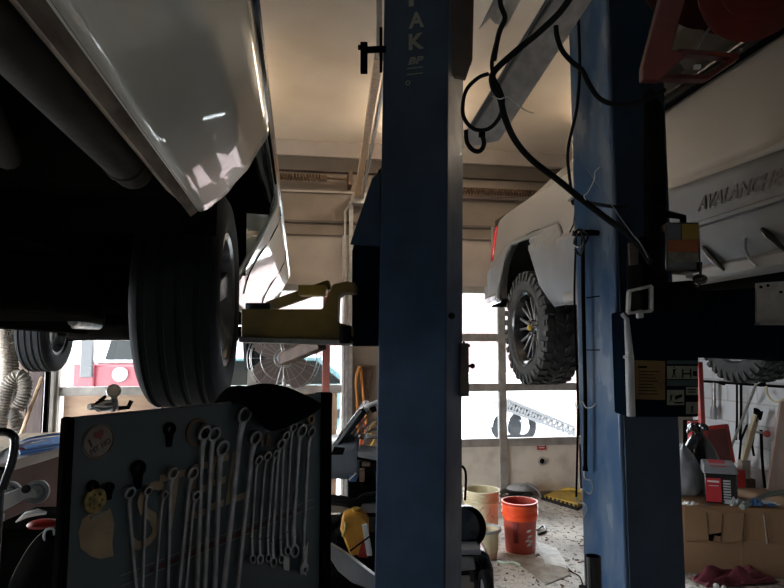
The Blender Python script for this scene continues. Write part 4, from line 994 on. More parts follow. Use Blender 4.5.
# pale scraper and socket holders at the far edge
tag(MB().prism([BP(280, 553, .006), BP(287, 552, .006), BP(286, 570, .006), BP(281, 569, .006)], bn*.002).build('scraper_blade', m_steel), 'broad dull scraper blade below the short wrenches', 'scraper')
tag(MB().prism([BP(299, 562, .006), BP(303, 546, .006), BP(305, 540, .006), BP(303, 575, .006), BP(297, 570, .006)], bn*.003).build('chisel', m_steel), 'bright pointed chisel at the lower far edge of the tool panel', 'chisel')
tag(MB().prism([BP(259, 432, .004), BP(262, 433, .004), BP(262, 447, .004), BP(259, 446, .004)], bn*.002).prism([BP(265, 432, .004), BP(269, 438, .004), BP(269, 446, .004), BP(264, 446, .004)], bn*.002).build('feeler_gauge', m_lip), 'pale feeler gauge leaves hanging right below the cloth', 'gauge')
tag(MB().lathe([(.006, -.004), (.011, -.004), (.011, .004), (.006, .004)], BP(308, 419, .006), bn, 20, closed=True).build('brass_fitting', m_brass), 'brass ring fitting at the top far edge of the tool panel', 'fitting')
# black cloth over the top edge
rows = []
random.seed(3)
outline_t = [(232, 404), (240, 392), (247, 384), (256, 388), (270, 383), (285, 384), (297, 388), (303, 402)]
outline_b = [(228, 402), (240, 404), (249, 420), (258, 431), (270, 430), (283, 424), (297, 417), (304, 405)]
for j in range(9):
    t = j/8; row = []
    for (a, b), (c_, d_) in zip(outline_t, outline_b):
        x, y = a+(c_-a)*t, b+(d_-b)*t
        bulge = .018+.045*math.sin(math.pi*min(1, t*1.0))**.7+random.uniform(-.004, .004)
        row.append(BP(x, y, bulge-.045*(1-t)**2))
    rows.append(row)
for j in range(1, 5):
    row = []
    for (a, b), _ in zip(outline_t, outline_b): row.append(BP(a, b+4*j, -.045-.012*math.sin(j)))
    rows.insert(0, row)
cl_ = MB().grid(rows).build('black_cloth', m_cloth, solid=.006, sub=2, ang=80); tag(cl_, 'crumpled black cap draped over the top of the tool panel', 'cloth')
# things lying on the panel's top edge
mi = thing('inspection_mirror', 'small round inspection mirror standing up on the tool panel', 'mirror', V((BP(124, 411).x, BP(124, 411).y, zt)))
c = BP(121.5, 391.5, -.02); nn = (CAM-c).normalized()*.9+V((.2, 0, .3))
MB().lathe([(.0001, 0), (.0085, 0), (.0098, .001), (.0098, -.002), (.0001, -.002)], c, nn, 24).build('mirror_glass', m_chrome, mi)
MB().lathe([(.0090, -.002), (.0108, -.002), (.0108, .002), (.0090, .002)], c, nn, 24, closed=True).build('mirror_rim', m_steel, mi)
MB().tube([BP(124, 397, -.02), BP(125.5, 402, -.02), V((BP(126, 409, -.02).x, BP(126, 409, -.02).y, zt))], .0013, 8).build('stem', m_steel, mi)
rt = thing('air_ratchet', 'chrome air ratchet lying on top of the tool panel', 'air ratchet', V((BP(110, 411, -.02).x, BP(110, 411, -.02).y, zt)))
h0 = zt+.010
def TP(px, dz=0, off=-.02):
    p = BP(px, 410, off); return V((p.x, p.y, h0+dz))
MB().tube([TP(97), TP(103), TP(106), TP(112), TP(118)], [.005, .005, .0085, .009, .008], 12).build('body', m_chrome, rt)
MB().tube([TP(118), TP(121), TP(124)], [.010, .011, .006], 12).build('head', m_steel, rt)
MB().cyl(TP(121, -.002), TP(121, .012), .005, n=8).build('drive', m_steel, rt)
MB().tube([TP(126, -.006), TP(136, -.006), TP(139, .004)], .0035, 8).build('lever', m_gblack, rt)
MB().beam(TP(107, .008), TP(113, .014), .004, .004).build('trigger', m_black, rt)

# ------------------------------------------------------------------ left workbench
wz = 1.03
b0, b1 = PZ(-60, 480, wz), PZ(84, 440, wz)
bd = (b1-b0).normalized(); bw_ = bd.cross(V((0, 0, 1))); bw_ = bw_ if bw_.y > 0 else -bw_
wb = thing('workbench', 'cluttered workbench at the far left with a pale front edge', 'workbench', ((b0+b1)/2+bw_*.3)*1)
wb.location.z = 0; wb['_o'] = tuple(wb.location)
def wbx(a, b, y0, y1, z0, z1, name, m, bev=.003):
    L0 = (b1-b0).length
    q = lambda z: [V((p.x, p.y, z)) for p in (b0+bd*a*L0+bw_*y0, b0+bd*b*L0+bw_*y0, b0+bd*b*L0+bw_*y1, b0+bd*a*L0+bw_*y1)]
    return MB().hexa(q(z0), q(z1)).build(name, m, wb, bevel=bev)
wbx(0, 1, 0, .75, wz-.03, wz, 'bench_top', m_greyp)
wbx(0, 1, -.022, 0, wz-.04, wz+.002, 'front_edge', m_tanl)
wbx(.01, .99, .01, .03, .25, wz-.04, 'front_panel', m_redbrown)
for a in (.03, .97):
    for y in (.06, .70): wbx(a-.02, a+.02, y-.03, y+.03, 0, wz-.03, 'leg', m_redbrown)
tag(MB().prism([PZ(x, y, wz+.001) for x, y in ((-20, 436), (40, 434), (62, 433), (64, 438), (40, 442), (14, 446), (2, 452), (-10, 470), (-30, 468))], (0, 0, .006)).build('sawdust', m_dust), 'layer of tan sawdust spread over the workbench', 'sawdust', kind='stuff')
# blue tray
tr = thing('tray', 'shallow blue plastic tray on the workbench', 'tray', PZ(40, 447, wz))
tp = [PZ(x, y, wz+.012) for x, y in ((16, 450), (28, 443), (60, 438), (66, 446), (50, 451), (20, 456))]
MB().prism(tp, (0, 0, .012)).build('base', m_bluep, tr, bevel=.004)
MB().tube(spline([p+V((0, 0, .02)) for p in tp], 4, True), .006, 8, closed=True).build('rim', m_bluep, tr)
for (a, b, nm, mm_, lb) in (((24, 446), (38, 441.5), 'pliers', m_steel, 'steel pliers lying in the blue tray'), ((34, 444), (50, 440), 'pen', m_white, 'white pen lying in the blue tray'), ((18, 450), (25, 449), 'marker', m_red, 'red-capped marker lying in the blue tray')):
    p, q_ = PZ(*a, wz+.035), PZ(*b, wz+.035); o = MB().tube([p, (p+q_)/2+V((0, 0, .004)), q_], [.004, .007, .003], 8).build(nm, mm_); tag(o, lb, nm)
# pulleys on a grey bracket in front of the bench
pu = thing('pulley_bracket', 'grey bracket with two spoked pulley wheels in front of the workbench', 'pulley', P(20, 495, 1.75))
def pulley(px, py, r):
    c = P(px, py, 1.75); n = (-F0+V((.25, 0, .2))).normalized()
    w1 = MB().lathe([(.006, -.006), (.018, -.006), (.020, -.002), (r-.008, -.002), (r-.004, -.008), (r, -.008), (r, .008), (r-.004, .008), (r-.008, .002), (.020, .002), (.018, .008), (.006, .008)], c, n, 32, closed=True).build('wheel', m_lgrey, pu)
    MB().cyl(c+n*.006, c+n*.016, .007, n=10).build('axle_bolt', m_steel, w1)
    MB().lathe([(r*.55, .003), (r*.62, .006), (r*.68, .003)], c, n, 28).build('groove', m_greyp, w1)
pulley(37, 492, .033); pulley(8, 494, .036)
MB().prism([P(-5, 497, 1.73), P(22, 487, 1.73), P(30, 483, 1.73), P(38, 490, 1.73), P(40, 497, 1.73), P(27, 498, 1.73), P(2, 512, 1.73), P(-5, 520, 1.73)], -F0*.008).build('arm', m_lgrey, pu, bevel=.003)
MB().cyl(P(26, 489, 1.72), P(26, 489, 1.70), .012, n=12).build('bushing', m_gblack, pu)
MB().beam(P(-5, 515, 1.75), V((P(-5, 515, 1.75).x, P(-5, 515, 1.75).y, 0)), .04, .03, (0, 1, 0)).build('post', m_greyp, pu)
tag(MB().tube(spline([P(-10, 433, 1.25), P(4, 432, 1.25), P(12, 435, 1.25), P(15, 442, 1.25), P(12, 462, 1.25), P(3, 488, 1.25), P(-2, 520, 1.25), V((P(-4, 560, 1.25).x, P(-4, 560, 1.25).y, 0))], 8), .0085, 12).build('cart_handle', m_gblack), 'bent black tube handle at the far left', 'handle')
cbn = thing('drawer_cabinet', 'low black cabinet below the pulleys at far left', 'cabinet', (P(18, 560, 1.68).x, P(18, 560, 1.68).y, 0))
c = P(40, 560, 1.70); MB().obox((c.x, c.y, .515), R*.09, F0*.12, (0, 0, .515)).build('body', m_black, cbn, bevel=.01)
MB().obox((c.x-F0.x*.124, c.y-F0.y*.124, .80), R*.08, F0*.004, (0, 0, .10)).build('drawer', m_black, cbn, bevel=.003)
tag(MB().tube([P(16, 522, 1.6), P(26, 515, 1.6), P(38, 512, 1.6), P(46, 513, 1.6)], [.002, .008, .009, .004], 8).build('putty_knife', m_white), 'white plastic knife lying below the pulleys at far left', 'knife')
tag(MB().ball(P(44, 516, 1.62)-V((0, 0, .022)), .035, 14, (1.2, .8, .4)).build('rag', m_red), 'red rag below the pulleys, beside the white knife', 'rag')
dm = thing('fender', 'rounded black fender with a pale rim at the lower left corner', 'fender', P(45, 600, 1.15))
rw = []
for k in range(12):
    t = k/11; px, py = 8+48*t, 590-62*math.sin(t*math.pi/2)**.9
    rw.append([P(px, py, 1.15), P(px+12, py+22, 1.12), P(px+22, py+60, 1.12), P(px+24, py+130, 1.16)])
MB().grid(rw).build('shell', m_black, dm, solid=.006)
MB().tube([r_[0] for r_ in rw], .0025, 8).build('rim', m_lip, dm)
MB().tube([rw[6][3], V((rw[6][3].x, rw[6][3].y, 0))], .02, 8).build('stay', m_gblack, dm)
tag(MB().tube(spline([P(46, 530, 1.14), P(44, 537, 1.14), P(48, 542, 1.14), P(54, 538, 1.14), P(53, 529, 1.14)], 5, True), .0025, 8, closed=True).build('key_ring', m_lgrey), 'small pale blue ring resting on the black fender at lower left', 'ring')
# corner walls: planks, corrugated hoses, stick
for i, (px0, px1, m_, lb) in enumerate(((-20, 6, m_tanl, 'pale upright board in the far left corner'), (28, 43, m_wooddark2, 'purplish brown upright plank right of the corrugated hoses'), (44, 50, m_black, 'narrow black upright board beside the purplish plank'), (50, 54, m_hose, 'thin grey upright strip left of the door jamb'), (7, 27, m_wooddark, 'dark upright plank behind the corrugated hoses'))):
    a, b = PY(px0, 400, WY-.06), PY(px1, 400, WY-.06)
    tag(MB().box((a.x, WY-.07, 0), (b.x, WY-.015, 2.6)).build('plank', m_, bevel=.004), lb, 'plank', 'upright planks in the corner')
def corr(pts, r, name, label, m=m_hose, pitch=.022):
    sp = spline(pts, 24); 
    out = [sp[0]]; acc = 0; tot = [0]
    res = []; L_ = 0
    for a, b in zip(sp, sp[1:]): L_ += (b-a).length
    n = int(L_/pitch*2); # resample
    step = L_/n; i = 0; d = 0; cur = sp[0]; res = [cur]
    for a, b in zip(sp, sp[1:]):
        seg = (b-a).length
        while d+seg >= step*len(res) and len(res) <= n:
            tt = (step*len(res)-d)/seg; res.append(a+(b-a)*tt)
        d += seg
    rs = [r*(1.0 if k % 2 else .84) for k in range(len(res))]
    o = MB().tube(res, rs, 16).build(name, m, ang=20); return tag(o, label, 'hose', 'corrugated hoses in the corner')
yy = 5.0
corr([PY(-14, 450, yy), PY(-1, 425, yy), PY(4, 400, yy), PY(10, 384, yy), PY(19, 376, yy), PY(25, 383, yy), PY(24, 396, yy), PY(17, 408, yy)], .056, 'corrugated_hose', 'thick corrugated exhaust hose arching in the far left corner')
corr([PY(11, 330, yy+.3), PY(12, 370, yy+.3), PY(13, 400, yy+.3), PY(11, 412, yy+.2), PY(18, 426, yy+.1), PY(17, 470, yy+.1), PY(17, 620, yy+.1)], .052, 'corrugated_hose', 'corrugated hose hanging straight down behind the arched one')
corr([PY(3, 280, yy+.25), PY(2, 330, yy+.25), PY(5, 370, yy+.25), PY(0, 430, yy+.25)], .05, 'corrugated_hose', 'pale thin corrugated hose beside the pale corner board', m_tanl)
a, b = PY(19, 440, 5.0-.14), PY(42, 378, 5.3)
tag(MB().tube([V((a.x-.10, a.y-.1, .0)), a, b], [.014, .014, .017], 10).build('broom_stick', m_wood), 'wooden stick leaning against the planks in the far left corner', 'stick')
# pedestal fan in front of the left door
fy = 4.7; fc = PY(284, 358, fy)
fn = thing('pedestal_fan', 'pedestal fan with broad grey blades before the left door window', 'fan', (fc.x, fc.y, 0))
fa, fx, fz = basis((.05, -1, 0))
for k in range(4):
    t0 = math.pi*.25+k*math.pi/2; rows = []
    pts = []
    for i in range(20):
        t = 2*math.pi*i/20; u_, v_ = .150+.118*math.cos(t), .112*math.sin(t)*(1+.15*math.cos(t))
        dx, dz = math.cos(t0)*u_-math.sin(t0)*v_, math.sin(t0)*u_+math.cos(t0)*v_
        pts.append(V((fc.x+dx, fc.y+.10*v_, fc.z+dz)))
    MB().prism(pts, (0, .004, 0)).build('blade', m_fanb, fn)
MB().cyl((fc.x, fc.y-.04, fc.z), (fc.x, fc.y+.12, fc.z), .05, .06, 20).build('motor', m_greyp, fn, bevel=.005)
cg = MB()
for r, dy in ((.275, 0), (.25, -.06), (.17, -.08), (.07, -.09), (.25, .06), (.13, .08)):
    cg.lathe([(r+.003*math.cos(t), dy+.003*math.sin(t)) for t in (0, 1.57, 3.14, 4.71)], fc, (0, 1, 0), 48, closed=True)
for k in range(24):
    t = 2*math.pi*k/24; d = V((math.cos(t), 0, math.sin(t)))
    cg.tube([fc+d*.05+V((0, -.10, 0)), fc+d*.17+V((0, -.08, 0)), fc+d*.25+V((0, -.06, 0)), fc+d*.275], .0016, 4)
cg.build('cage', m_steel, fn)
MB().cyl((fc.x, fc.y+.10, .03), (fc.x, fc.y+.10, fc.z), .016, n=12).build('pole', m_rail2, fn)
MB().lathe([(.001, 0), (.24, 0), (.24, .02), (.05, .045), (.02, .06)], (fc.x, fc.y+.10, 0), (0, 0, 1), 32).build('base', m_greyp, fn)
# chain and orange strap hanging on the pillar between the doors
py_ = WY-.05
py2 = py_-.05
tag(MB().tube(spline([PY(359, 368, py2), PY(356, 380, py2), PY(357, 400, py_), PY(358, 430, py_), PY(362, 445, py_), PY(366, 425, py_), PY(363, 395, py_), PY(361, 372, py_)], 6, True), .014, 8, closed=True).build('orange_strap', m_orange), 'orange strap hanging in a loop on the wall between the doors', 'strap')
chn = MB()
for s, (x0, x1) in enumerate(((364, 369), (371, 366))):
    for k in range(16):
        t = k/15; x = x0+(x1-x0)*t; y = 370+44*t; c = PY(x, y, py_); z1 = .022
        ring = [c+V(((.009*math.cos(a) if k % 2 else .002*math.cos(a)), (.002*math.cos(a) if k % 2 else .009*math.cos(a)), .018*math.sin(a))) for a in [2*math.pi*i/10 for i in range(10)]]
        chn.tube(ring, .0045, 5, closed=True)
chn.tube([PY(358, 367, py_), PY(372, 368, py_)], .008, 8)
tag(chn.build('chain', m_rust), 'rusty chain hanging in two strands beside the orange strap', 'chain')
tag(MB().prism([PY(356, 366, py_+.02), PY(376, 366, py_+.02), PY(378, 425, py_+.02), PY(354, 425, py_+.02)], (0, .02, 0)).build('hanging_board', m_wooddark), 'dark brown board behind the chain on the wall between the doors', 'board')
for (pts, m_, nm, lb) in (([(362, 420), (366, 432), (360, 445), (352, 452)], m_red, 'red_rope', 'red cord on the wall behind the raised hood'), ([(376, 420), (369, 430), (374, 440), (370, 448), (378, 456)], m_yelb, 'yellow_rope', 'yellow cord on the wall behind the raised hood')):
    tag(MB().tube(spline([PY(x, y, py_-.06) for x, y in pts], 6), .011, 8).build(nm, m_), lb, 'rope')
# red-brown post outside/inside by the left door
a = PY(326, 380, WY-.2); tag(MB().box((a.x-.035, WY-.23, 0), (a.x+.035, WY-.16, 2.1)).build('red_post', mat('faded_red_steel', (.30, .09, .07), .6, c2=(.22, .07, .06), scale=8), bevel=.005), 'faded red steel post in front of the left door jamb', 'post')
# ------------------------------------------------------------------ small vehicle with its hood up, between panel and post
sv = thing('lawn_tractor', 'grey lawn tractor with its hood propped open behind the middle lift post', 'lawn tractor', (P(352, 500, 3.2).x, P(352, 500, 3.2).y, 0))
D = 3.1
def pr(pts, d, dep, name, m, par=sv, bev=.004, **k): return MB().prism([P(x, y, d) for x, y in pts], F0*dep).build(name, m, par, bevel=bev, **k)
hd = pr([(331, 453), (326, 453), (358, 411), (363, 408), (367, 413), (340, 447)], D, .55, 'hood', m_gblack)
pr([(329, 452), (360, 410), (362, 411), (331, 454)], D-.006, .01, 'hood_edge_trim', m_lgrey, hd, .001)
MB().loft([[P(x, y, D+.02), P(x+3, y+4, D+.02), P(x+3, y+4, D+.6), P(x, y, D+.6)] for x, y in ((361, 411), (367, 404), (376, 400), (388, 398), (404, 402))]).build('hood_nose', m_white, sv, bevel=.01)
pr([(369, 408), (375, 406), (377, 411), (372, 413)], D+.005, .02, 'nose_vent', m_black, hd, .002)
MB().grid([[P(345, 447, D+.1), P(345, 447, D+.5)], [P(358, 428, D+.1), P(358, 428, D+.5)], [P(372, 411, D+.1), P(372, 411, D+.5)], [P(395, 407, D+.1), P(395, 407, D+.5)]]).build('hood_lining', m_tanl, sv, solid=.008)
MB().tube([P(350, 444, D+.08), P(372, 430, D+.08), P(400, 424, D+.08)], .006, 8).tube([P(355, 437, D+.08), P(374, 419, D+.08)], .006, 8).build('hood_rib', m_lgrey, sv)
MB().tube(spline([P(364, 445, D), P(368, 428, D), P(376, 420, D), P(384, 426, D)], 5), .005, 8).build('prop_rod', m_steel, sv)
# curved body shell
rows = []
for i in range(9):
    t = i/8; x = 322+60*t
    rows.append([P(x, 480-2*math.sin(math.pi*t)+4*t, D-.05), P(x, 466, D-.10), P(x, 455-6*math.sin(math.pi*t*.8), D-.07), P(x, 446-8*t, D), P(x, 437-5*math.sin(math.pi*t), D+.25), P(x, 436, D+.6)])
m_bluegrey = mat('blue_grey_paint', (.15, .18, .22), .35, c2=(.20, .23, .27), scale=6, coat=.3)
MB().grid([r_ for r_ in rows[:6]]).build('fender', m_bluegrey, sv, solid=.01, sub=1, ang=80)
MB().grid([r_[3:] for r_ in rows[5:]]).build('cowl', m_bluegrey, sv, solid=.01, sub=1, ang=80)
pr([(334, 447), (345, 448), (343, 455), (331, 455)], D-.11, .02, 'fender_vent', m_black)
pr([(358, 452), (395, 458), (395, 464), (358, 457)], D-.12, .25, 'side_ledge', m_lgrey)
pr([(357, 457), (395, 465), (395, 468), (357, 460)], D-.115, .22, 'ledge_gasket', m_black)
eng = MB().obox(P(372, 485, D+.15), R*.12, F0*.15, V((0, 0, .10))).cyl(P(367, 483, D-.05), P(367, 483, D+.1), .032, n=18).cyl(P(378, 470, D-.02), P(378, 500, D-.02), .02, n=12)
eng.build('engine', m_black, sv, bevel=.006)
MB().obox(P(362, 475, D-.06), R*.012, F0*.02, V((0, 0, .03))).obox(P(366, 464, D-.06), R*.02, F0*.02, V((0, 0, .008))).build('engine_cover', m_ply, sv, bevel=.003)
MB().obox(P(353, 478, D-.08), R*.018, F0*.02, V((0, 0, .014))).build('blue_connector', m_bluep, sv, bevel=.003)
MB().beam(P(349, 480, D-.105), P(356, 473, D-.105), .008, .006).build('white_clip', m_white, sv)
for dy in (0, 5): MB().tube(spline([P(322, 497+dy, D-.1), P(340, 498+dy, D-.12), P(356, 501+dy, D-.12), P(365, 496+dy, D-.1), P(390, 492+dy, D-.1)], 5), .014, 10).build('hose', m_rubber, sv)
pr([(322, 504), (395, 504), (395, 513), (322, 513)], D-.12, .06, 'frame_rail', m_greyp)
pr([(323, 483), (329, 483), (327, 498), (323, 498)], D-.13, .03, 'steel_clamp', m_steel)
def smallwheel(c, ax, r, w, name='wheel', par=None):
    pr_ = [(r*.5, -w*.45), (r*.8, -w*.5), (r*.96, -w*.42)]
    for g in (-.25, 0, .25): pr_ += [(r, w*(g-.08)), (r*.965, w*(g-.02)), (r*.965, w*(g+.02)), (r, w*(g+.08))]
    pr_ += [(r*.96, w*.42), (r*.8, w*.5), (r*.5, w*.45)]
    t_ = MB().lathe(pr_, c, ax, 36, closed=True).build(name, m_rubber, par)
    MB().lathe([(r*.5, -w*.4), (r*.48, 0), (r*.5, w*.4), (r*.3, w*.2), (.02, w*.3), (.001, w*.3)], c, ax, 28).build('rim', m_lgrey, t_)
    return t_
smallwheel(P(306, 548, D+.1), R*.85-F0*.5, .21, .13, par=sv)
smallwheel(P(420, 560, D+.4), R*.85-F0*.5, .21, .13, par=sv)
MB().tube([P(325, 536, D+.1), P(345, 514, D+.05), P(390, 512, D+.1)], .02, 8).build('axle_beam', m_black, sv)
c = P(352, 560, D+.3); MB().box((c.x-.2, c.y+.05, .18), (c.x+.3, c.y+.5, .45)).build('transmission', m_black, sv, bevel=.02)
# yellow jug, white plate, pale bar
jg = thing('jug', 'yellow plastic jug with a red corner under the grey lawn tractor', 'jug', P(355, 556, D-.18))
MB().prism([P(x, y, D-.27) for x, y in ((342, 516), (350, 513), (362, 514), (368, 522), (368, 556), (350, 556), (340, 530))], F0*.10).build('body', mat('amber_jug_plastic', (.70, .33, .03), .4, c2=(.55, .25, .03), scale=8), jg, bevel=.012)
MB().cyl(P(356, 513, D-.22), P(356, 508, D-.22), .02, n=16).build('cap', m_yelb, jg)
MB().prism([P(x, y, D-.275) for x, y in ((360, 548), (363, 540), (368, 552), (368, 558), (358, 557))], F0*.01).build('red_label', m_red, jg)
MB().tube(spline([P(343, 519, D-.24), P(346, 526, D-.28), P(343, 536, D-.28)], 4), .008, 8).build('handle', m_yelb, jg)
o = MB().prism([P(x, y, D-.31) for x, y in ((362, 525), (367, 524), (372, 552), (372, 556), (367, 556))], F0*.012)
tag(o.build('white_bracket', m_white, bevel=.002), 'white slotted metal strip standing in front of the yellow jug', 'bracket')
tag(MB().tube([P(350, 551, D-.335), P(373, 534, D-.335)], .004, 6).build('black_rod', m_black), 'thin black rod crossing in front of the yellow jug', 'rod')
tag(MB().loft([[P(x, y, 2.55), P(x, y+w_, 2.55), P(x+3, y+w_+2, 2.65), P(x+3, y-1, 2.65)] for x, y, w_ in ((318, 534, 8), (326, 542, 10), (338, 549, 22), (350, 557, 24), (364, 568, 18), (380, 580, 14))]).build('bumper_strip', m_lgrey, bevel=.004), 'pale grey curved plastic strip slanting down below the yellow jug', 'plastic strip')
tag(MB().tube([P(325, 573, 2.5), P(326, 588, 2.5), P(326, 640, 2.5)], .008, 8).build('white_rod', m_white), 'short white upright rod at the lower edge beside the tool panel', 'rod')
tag(MB().obox((P(345, 640, 2.72).x, P(345, 640, 2.72).y, .25), R*.30, F0*.05, V((0, 0, .25))).build('storage_bin', m_black, bevel=.02), 'black storage bin below the pale grey strip beside the tool panel', 'bin')

# ------------------------------------------------------------------ buckets and floor things by the right door
def bucket(c, r0, r1, h, m, name, label, extra):
    t = thing(name, label, 'bucket', c, 'five gallon buckets by the door')
    MB().lathe([(.001, .0), (r0, .0), (r0+.002, .01), (r1, h), (r1-.003, h+.002), (r1-.006, h), (r0-.004, .02), (.001, .015)], c, (0, 0, 1), 40).build('shell', m, t)
    rb = MB()
    for z in extra: rb.lathe([(r1-.001, h-z-.004), (r1+.009, h-z-.003), (r1+.009, h-z+.003), (r1-.001, h-z+.004)], c, (0, 0, 1), 40, closed=True)
    rb.build('rim_rib', m_bucket2 if m == m_bucket else m, t)
    return t
c = PZ(520.5, 550, 0)
b1_ = bucket(c, .110, .128, .362, m_bucket, 'red_bucket', 'bright red plastic bucket standing open by the door', (.002, .03, .075, .095))
MB().lathe([(.1245, .235), (.1275, .235), (.1315, .345), (.129, .345)], c, (0, 0, 1), 40, closed=True).build('orange_band', m_bucket2, b1_)
vd = (CAM-c); vd.z = 0; vd.normalize(); vr = vd.cross(V((0, 0, 1)))*-1
def curved_patch(par, c, r, a0, a1, z0, z1, name, m):
    rows = [[c+(vd*math.cos(a)+vr*math.sin(a))*(r+.0015*0+ (z-.0)*.055)+V((0, 0, z)) for z in (z0, (z0+z1)/2, z1)] for a in rng(a0, a1, 6)]
    return MB().grid(rows).build(name, m, par, solid=.0015)
curved_patch(b1_, c, .1125, -.45, -.12, .08, .24, 'dark_print', mat('dark_red_print', (.22, .02, .02), .5))
mm = MB()
for a, z, w_ in ((.55, .17, .03), (.62, .13, .03), (.48, .10, .03), (.70, .09, .02), (.58, .07, .03)):
    p = c+(vd*math.cos(a)+vr*math.sin(a))*(.1125+z*.052)+V((0, 0, z)); mm.obox(p, (vr*math.cos(a)-vd*math.sin(a))*w_*.5, vd*.0015, V((0, 0, .009))+vr*.006)
mm.build('white_print', m_white, b1_)
c = PZ(482, 539, 0)
b2_ = bucket(c, .122, .140, .385, m_cream, 'cream_bucket', 'cream plastic bucket with pink scrawls behind the grey drain pan', (.0, .03, .06, .085))
vd = (CAM-c); vd.z = 0; vd.normalize(); vr = vd.cross(V((0, 0, 1)))*-1
mm = MB()
random.seed(5)
for k in range(16):
    a = random.uniform(-.2, .75); z = random.uniform(.06, .28); p = c+(vd*math.cos(a)+vr*math.sin(a))*(.1225+z*.048)+V((0, 0, z))
    e = (vr*math.cos(a)-vd*math.sin(a)); mm.obox(p, e*random.uniform(.006, .018)+V((0, 0, random.uniform(-.02, .02))), vd*.001, V((0, 0, .004)))
mm.build('pink_scrawl', m_grime, b2_)
# black cylinder tank, grey pan, black shop vac
pn = thing('drain_pan', 'grey round drain pan with a thick lip between tank and cream bucket', 'pan', PZ(488, 560, .0))
c = PZ(485, 557, 0)
pn.location = c; pn['_o'] = tuple(c)
zt_ = .20
MB().lathe([(.001, .05), (.095, .05), (.102, zt_-.02), (.112, zt_), (.106, zt_+.006), (.092, zt_-.015), (.085, .08), (.001, .07)], c, (0, 0, 1), 36).build('bowl', m_cream, pn)
MB().tube([c+V((.112*math.cos(a), .112*math.sin(a), zt_)) for a in [2*math.pi*i/32 for i in range(32)]], .013, 8, closed=True).build('lip', m_lgrey, pn)
MB().cyl(c+V((0, 0, .0)), c+V((0, 0, .05)), .085, .092, 24).build('foot', m_grime, pn)
MB().beam(c+V((-.10, -.03, zt_)), c+V((-.20, -.06, zt_-.01)), .05, .02).build('spout', m_lgrey, pn, bevel=.005)
vc = thing('air_compressor', 'glossy black wheeled compressor with a horizontal tank beside the middle post', 'compressor', PZ(468, 610, 0))
cz = P(474, 560, 2.75)
vc.location = (cz.x, cz.y, 0); vc['_o'] = tuple(vc.location)
MB().prism([P(x, y, 2.72) for x, y in ((440, 551), (478, 549), (489, 555), (494, 570), (495, 600), (486, 600), (484, 575), (478, 562), (440, 562))], F0*.22).build('hood', m_gblack, vc, bevel=.015, seg=3)
MB().prism([P(x, y, 2.78) for x, y in ((440, 560), (482, 560), (485, 580), (486, 640), (440, 640))], F0*.2).build('motor_housing', m_gblack, vc, bevel=.02)
MB().prism([P(x, y, 2.70) for x, y in ((458, 558), (474, 558), (476, 570), (458, 572))], F0*.03).build('recess_panel', m_greyp, vc, bevel=.006)
MB().prism([P(x, y, 2.69) for x, y in ((455, 577), (470, 577), (470, 583), (474, 584), (474, 600), (455, 600))], F0*.02).build('cardboard_tag', m_tanl, vc)
smallwheel(P(486, 588, 2.66), R*.9+F0*.1, .075, .04, par=vc)
MB().obox(P(466, 548, 2.75), R*.06, F0*.06, V((0, 0, .012))).build('top_grip', m_lgrey, vc, bevel=.006)
MB().box((cz.x-.12, cz.y, 0), (cz.x-.02, cz.y+.15, .25)).build('foot', m_gblack, vc)
p0, p1 = P(440, 528, 3.15), P(470, 527, 2.80)
axd = (p1-p0).normalized()
tkk = MB().lathe([(.001, 0), (.05, .004), (.085, .016), (.10, .04), (.10, .40), (.093, .42), (.088, .42), (.085, .36), (.001, .34)], p0-axd*.05, axd, 36).build('tank', m_gblack, vc)
MB().lathe([(.1005, .22), (.104, .22), (.104, .27), (.1005, .27)], p0-axd*.05, axd, 36, closed=True).build('band', m_lgrey, tkk)
tag(MB().tube(spline([P(462, 466, 2.9), P(465, 470, 2.9), P(466, 478, 2.9), P(465, 500, 2.9)], 4), .006, 8).build('loop_handle', m_black), 'thin black loop handle beside the right edge of the middle post', 'handle')
# grey creeper thing, yellow tool by the door
gt = thing('grey_floor_tool', 'rounded grey plastic tool lying by the door behind the red bucket', 'tool', PZ(522, 500, 0))
cc = PZ(522, 500, 0)+V((0, .05, 0))
MB().ball(cc+V((-.05, 0, .055)), .15, 18, (1.35, .8, .36)).build('base', m_gblack, gt)
MB().ball(cc+V((0.0, 0, .10)), .11, 16, (1.3, .8, .45)).build('cover', m_lgrey, gt)
MB().tube(spline([cc+V((-.02, -.05, .13)), cc+V((.06, -.05, .155)), cc+V((.16, -.05, .10)), cc+V((.20, -.05, .03))], 5), .012, 8).build('handle', m_greyp, gt)
yt = thing('yellow_ramp', 'yellow plastic ramp with black serrated edge by the door', 'ramp', PZ(560, 508, 0))
y0_ = [PZ(541, 500, .0), PZ(578, 511, 0), PZ(592, 503, 0), PZ(556, 494, 0)]
up_ = V((0, 0, 1))
MB().hexa([p+up_*.03 for p in y0_], [y0_[0]+up_*.045+V((.03, 0, 0)), y0_[1]+up_*.075, y0_[2]+up_*.075, y0_[3]+up_*.05+V((.03, 0, 0))]).build('deck', m_yelb, yt, bevel=.008)
MB().hexa(y0_, [p+up_*.03 for p in y0_]).build('black_base', m_gblack, yt, bevel=.003)
tt = MB()
for k in range(9):
    p = y0_[0].lerp(y0_[1], (k+.5)/9); tt.obox(p+V((-.004, -.008, .042)), (y0_[1]-y0_[0]).normalized()*.012, V((0, .004, 0)), V((0, 0, .013)))
tt.build('serration', m_gblack, yt)
MB().tube(spline([y0_[3].lerp(y0_[2], t)+up_*(.05+.05*math.sin(math.pi*t))+V((-.0, -.06, 0)) for t in rng(0.1, .9, 4)], 4), .016, 8).build('handle', m_yelb, yt)
tag(MB().tube([PZ(512, 492, .02), PZ(536, 495, .012)], .010, 8).build('dark_rod', m_wooddark), 'dark rod lying on the floor along the door threshold', 'rod')
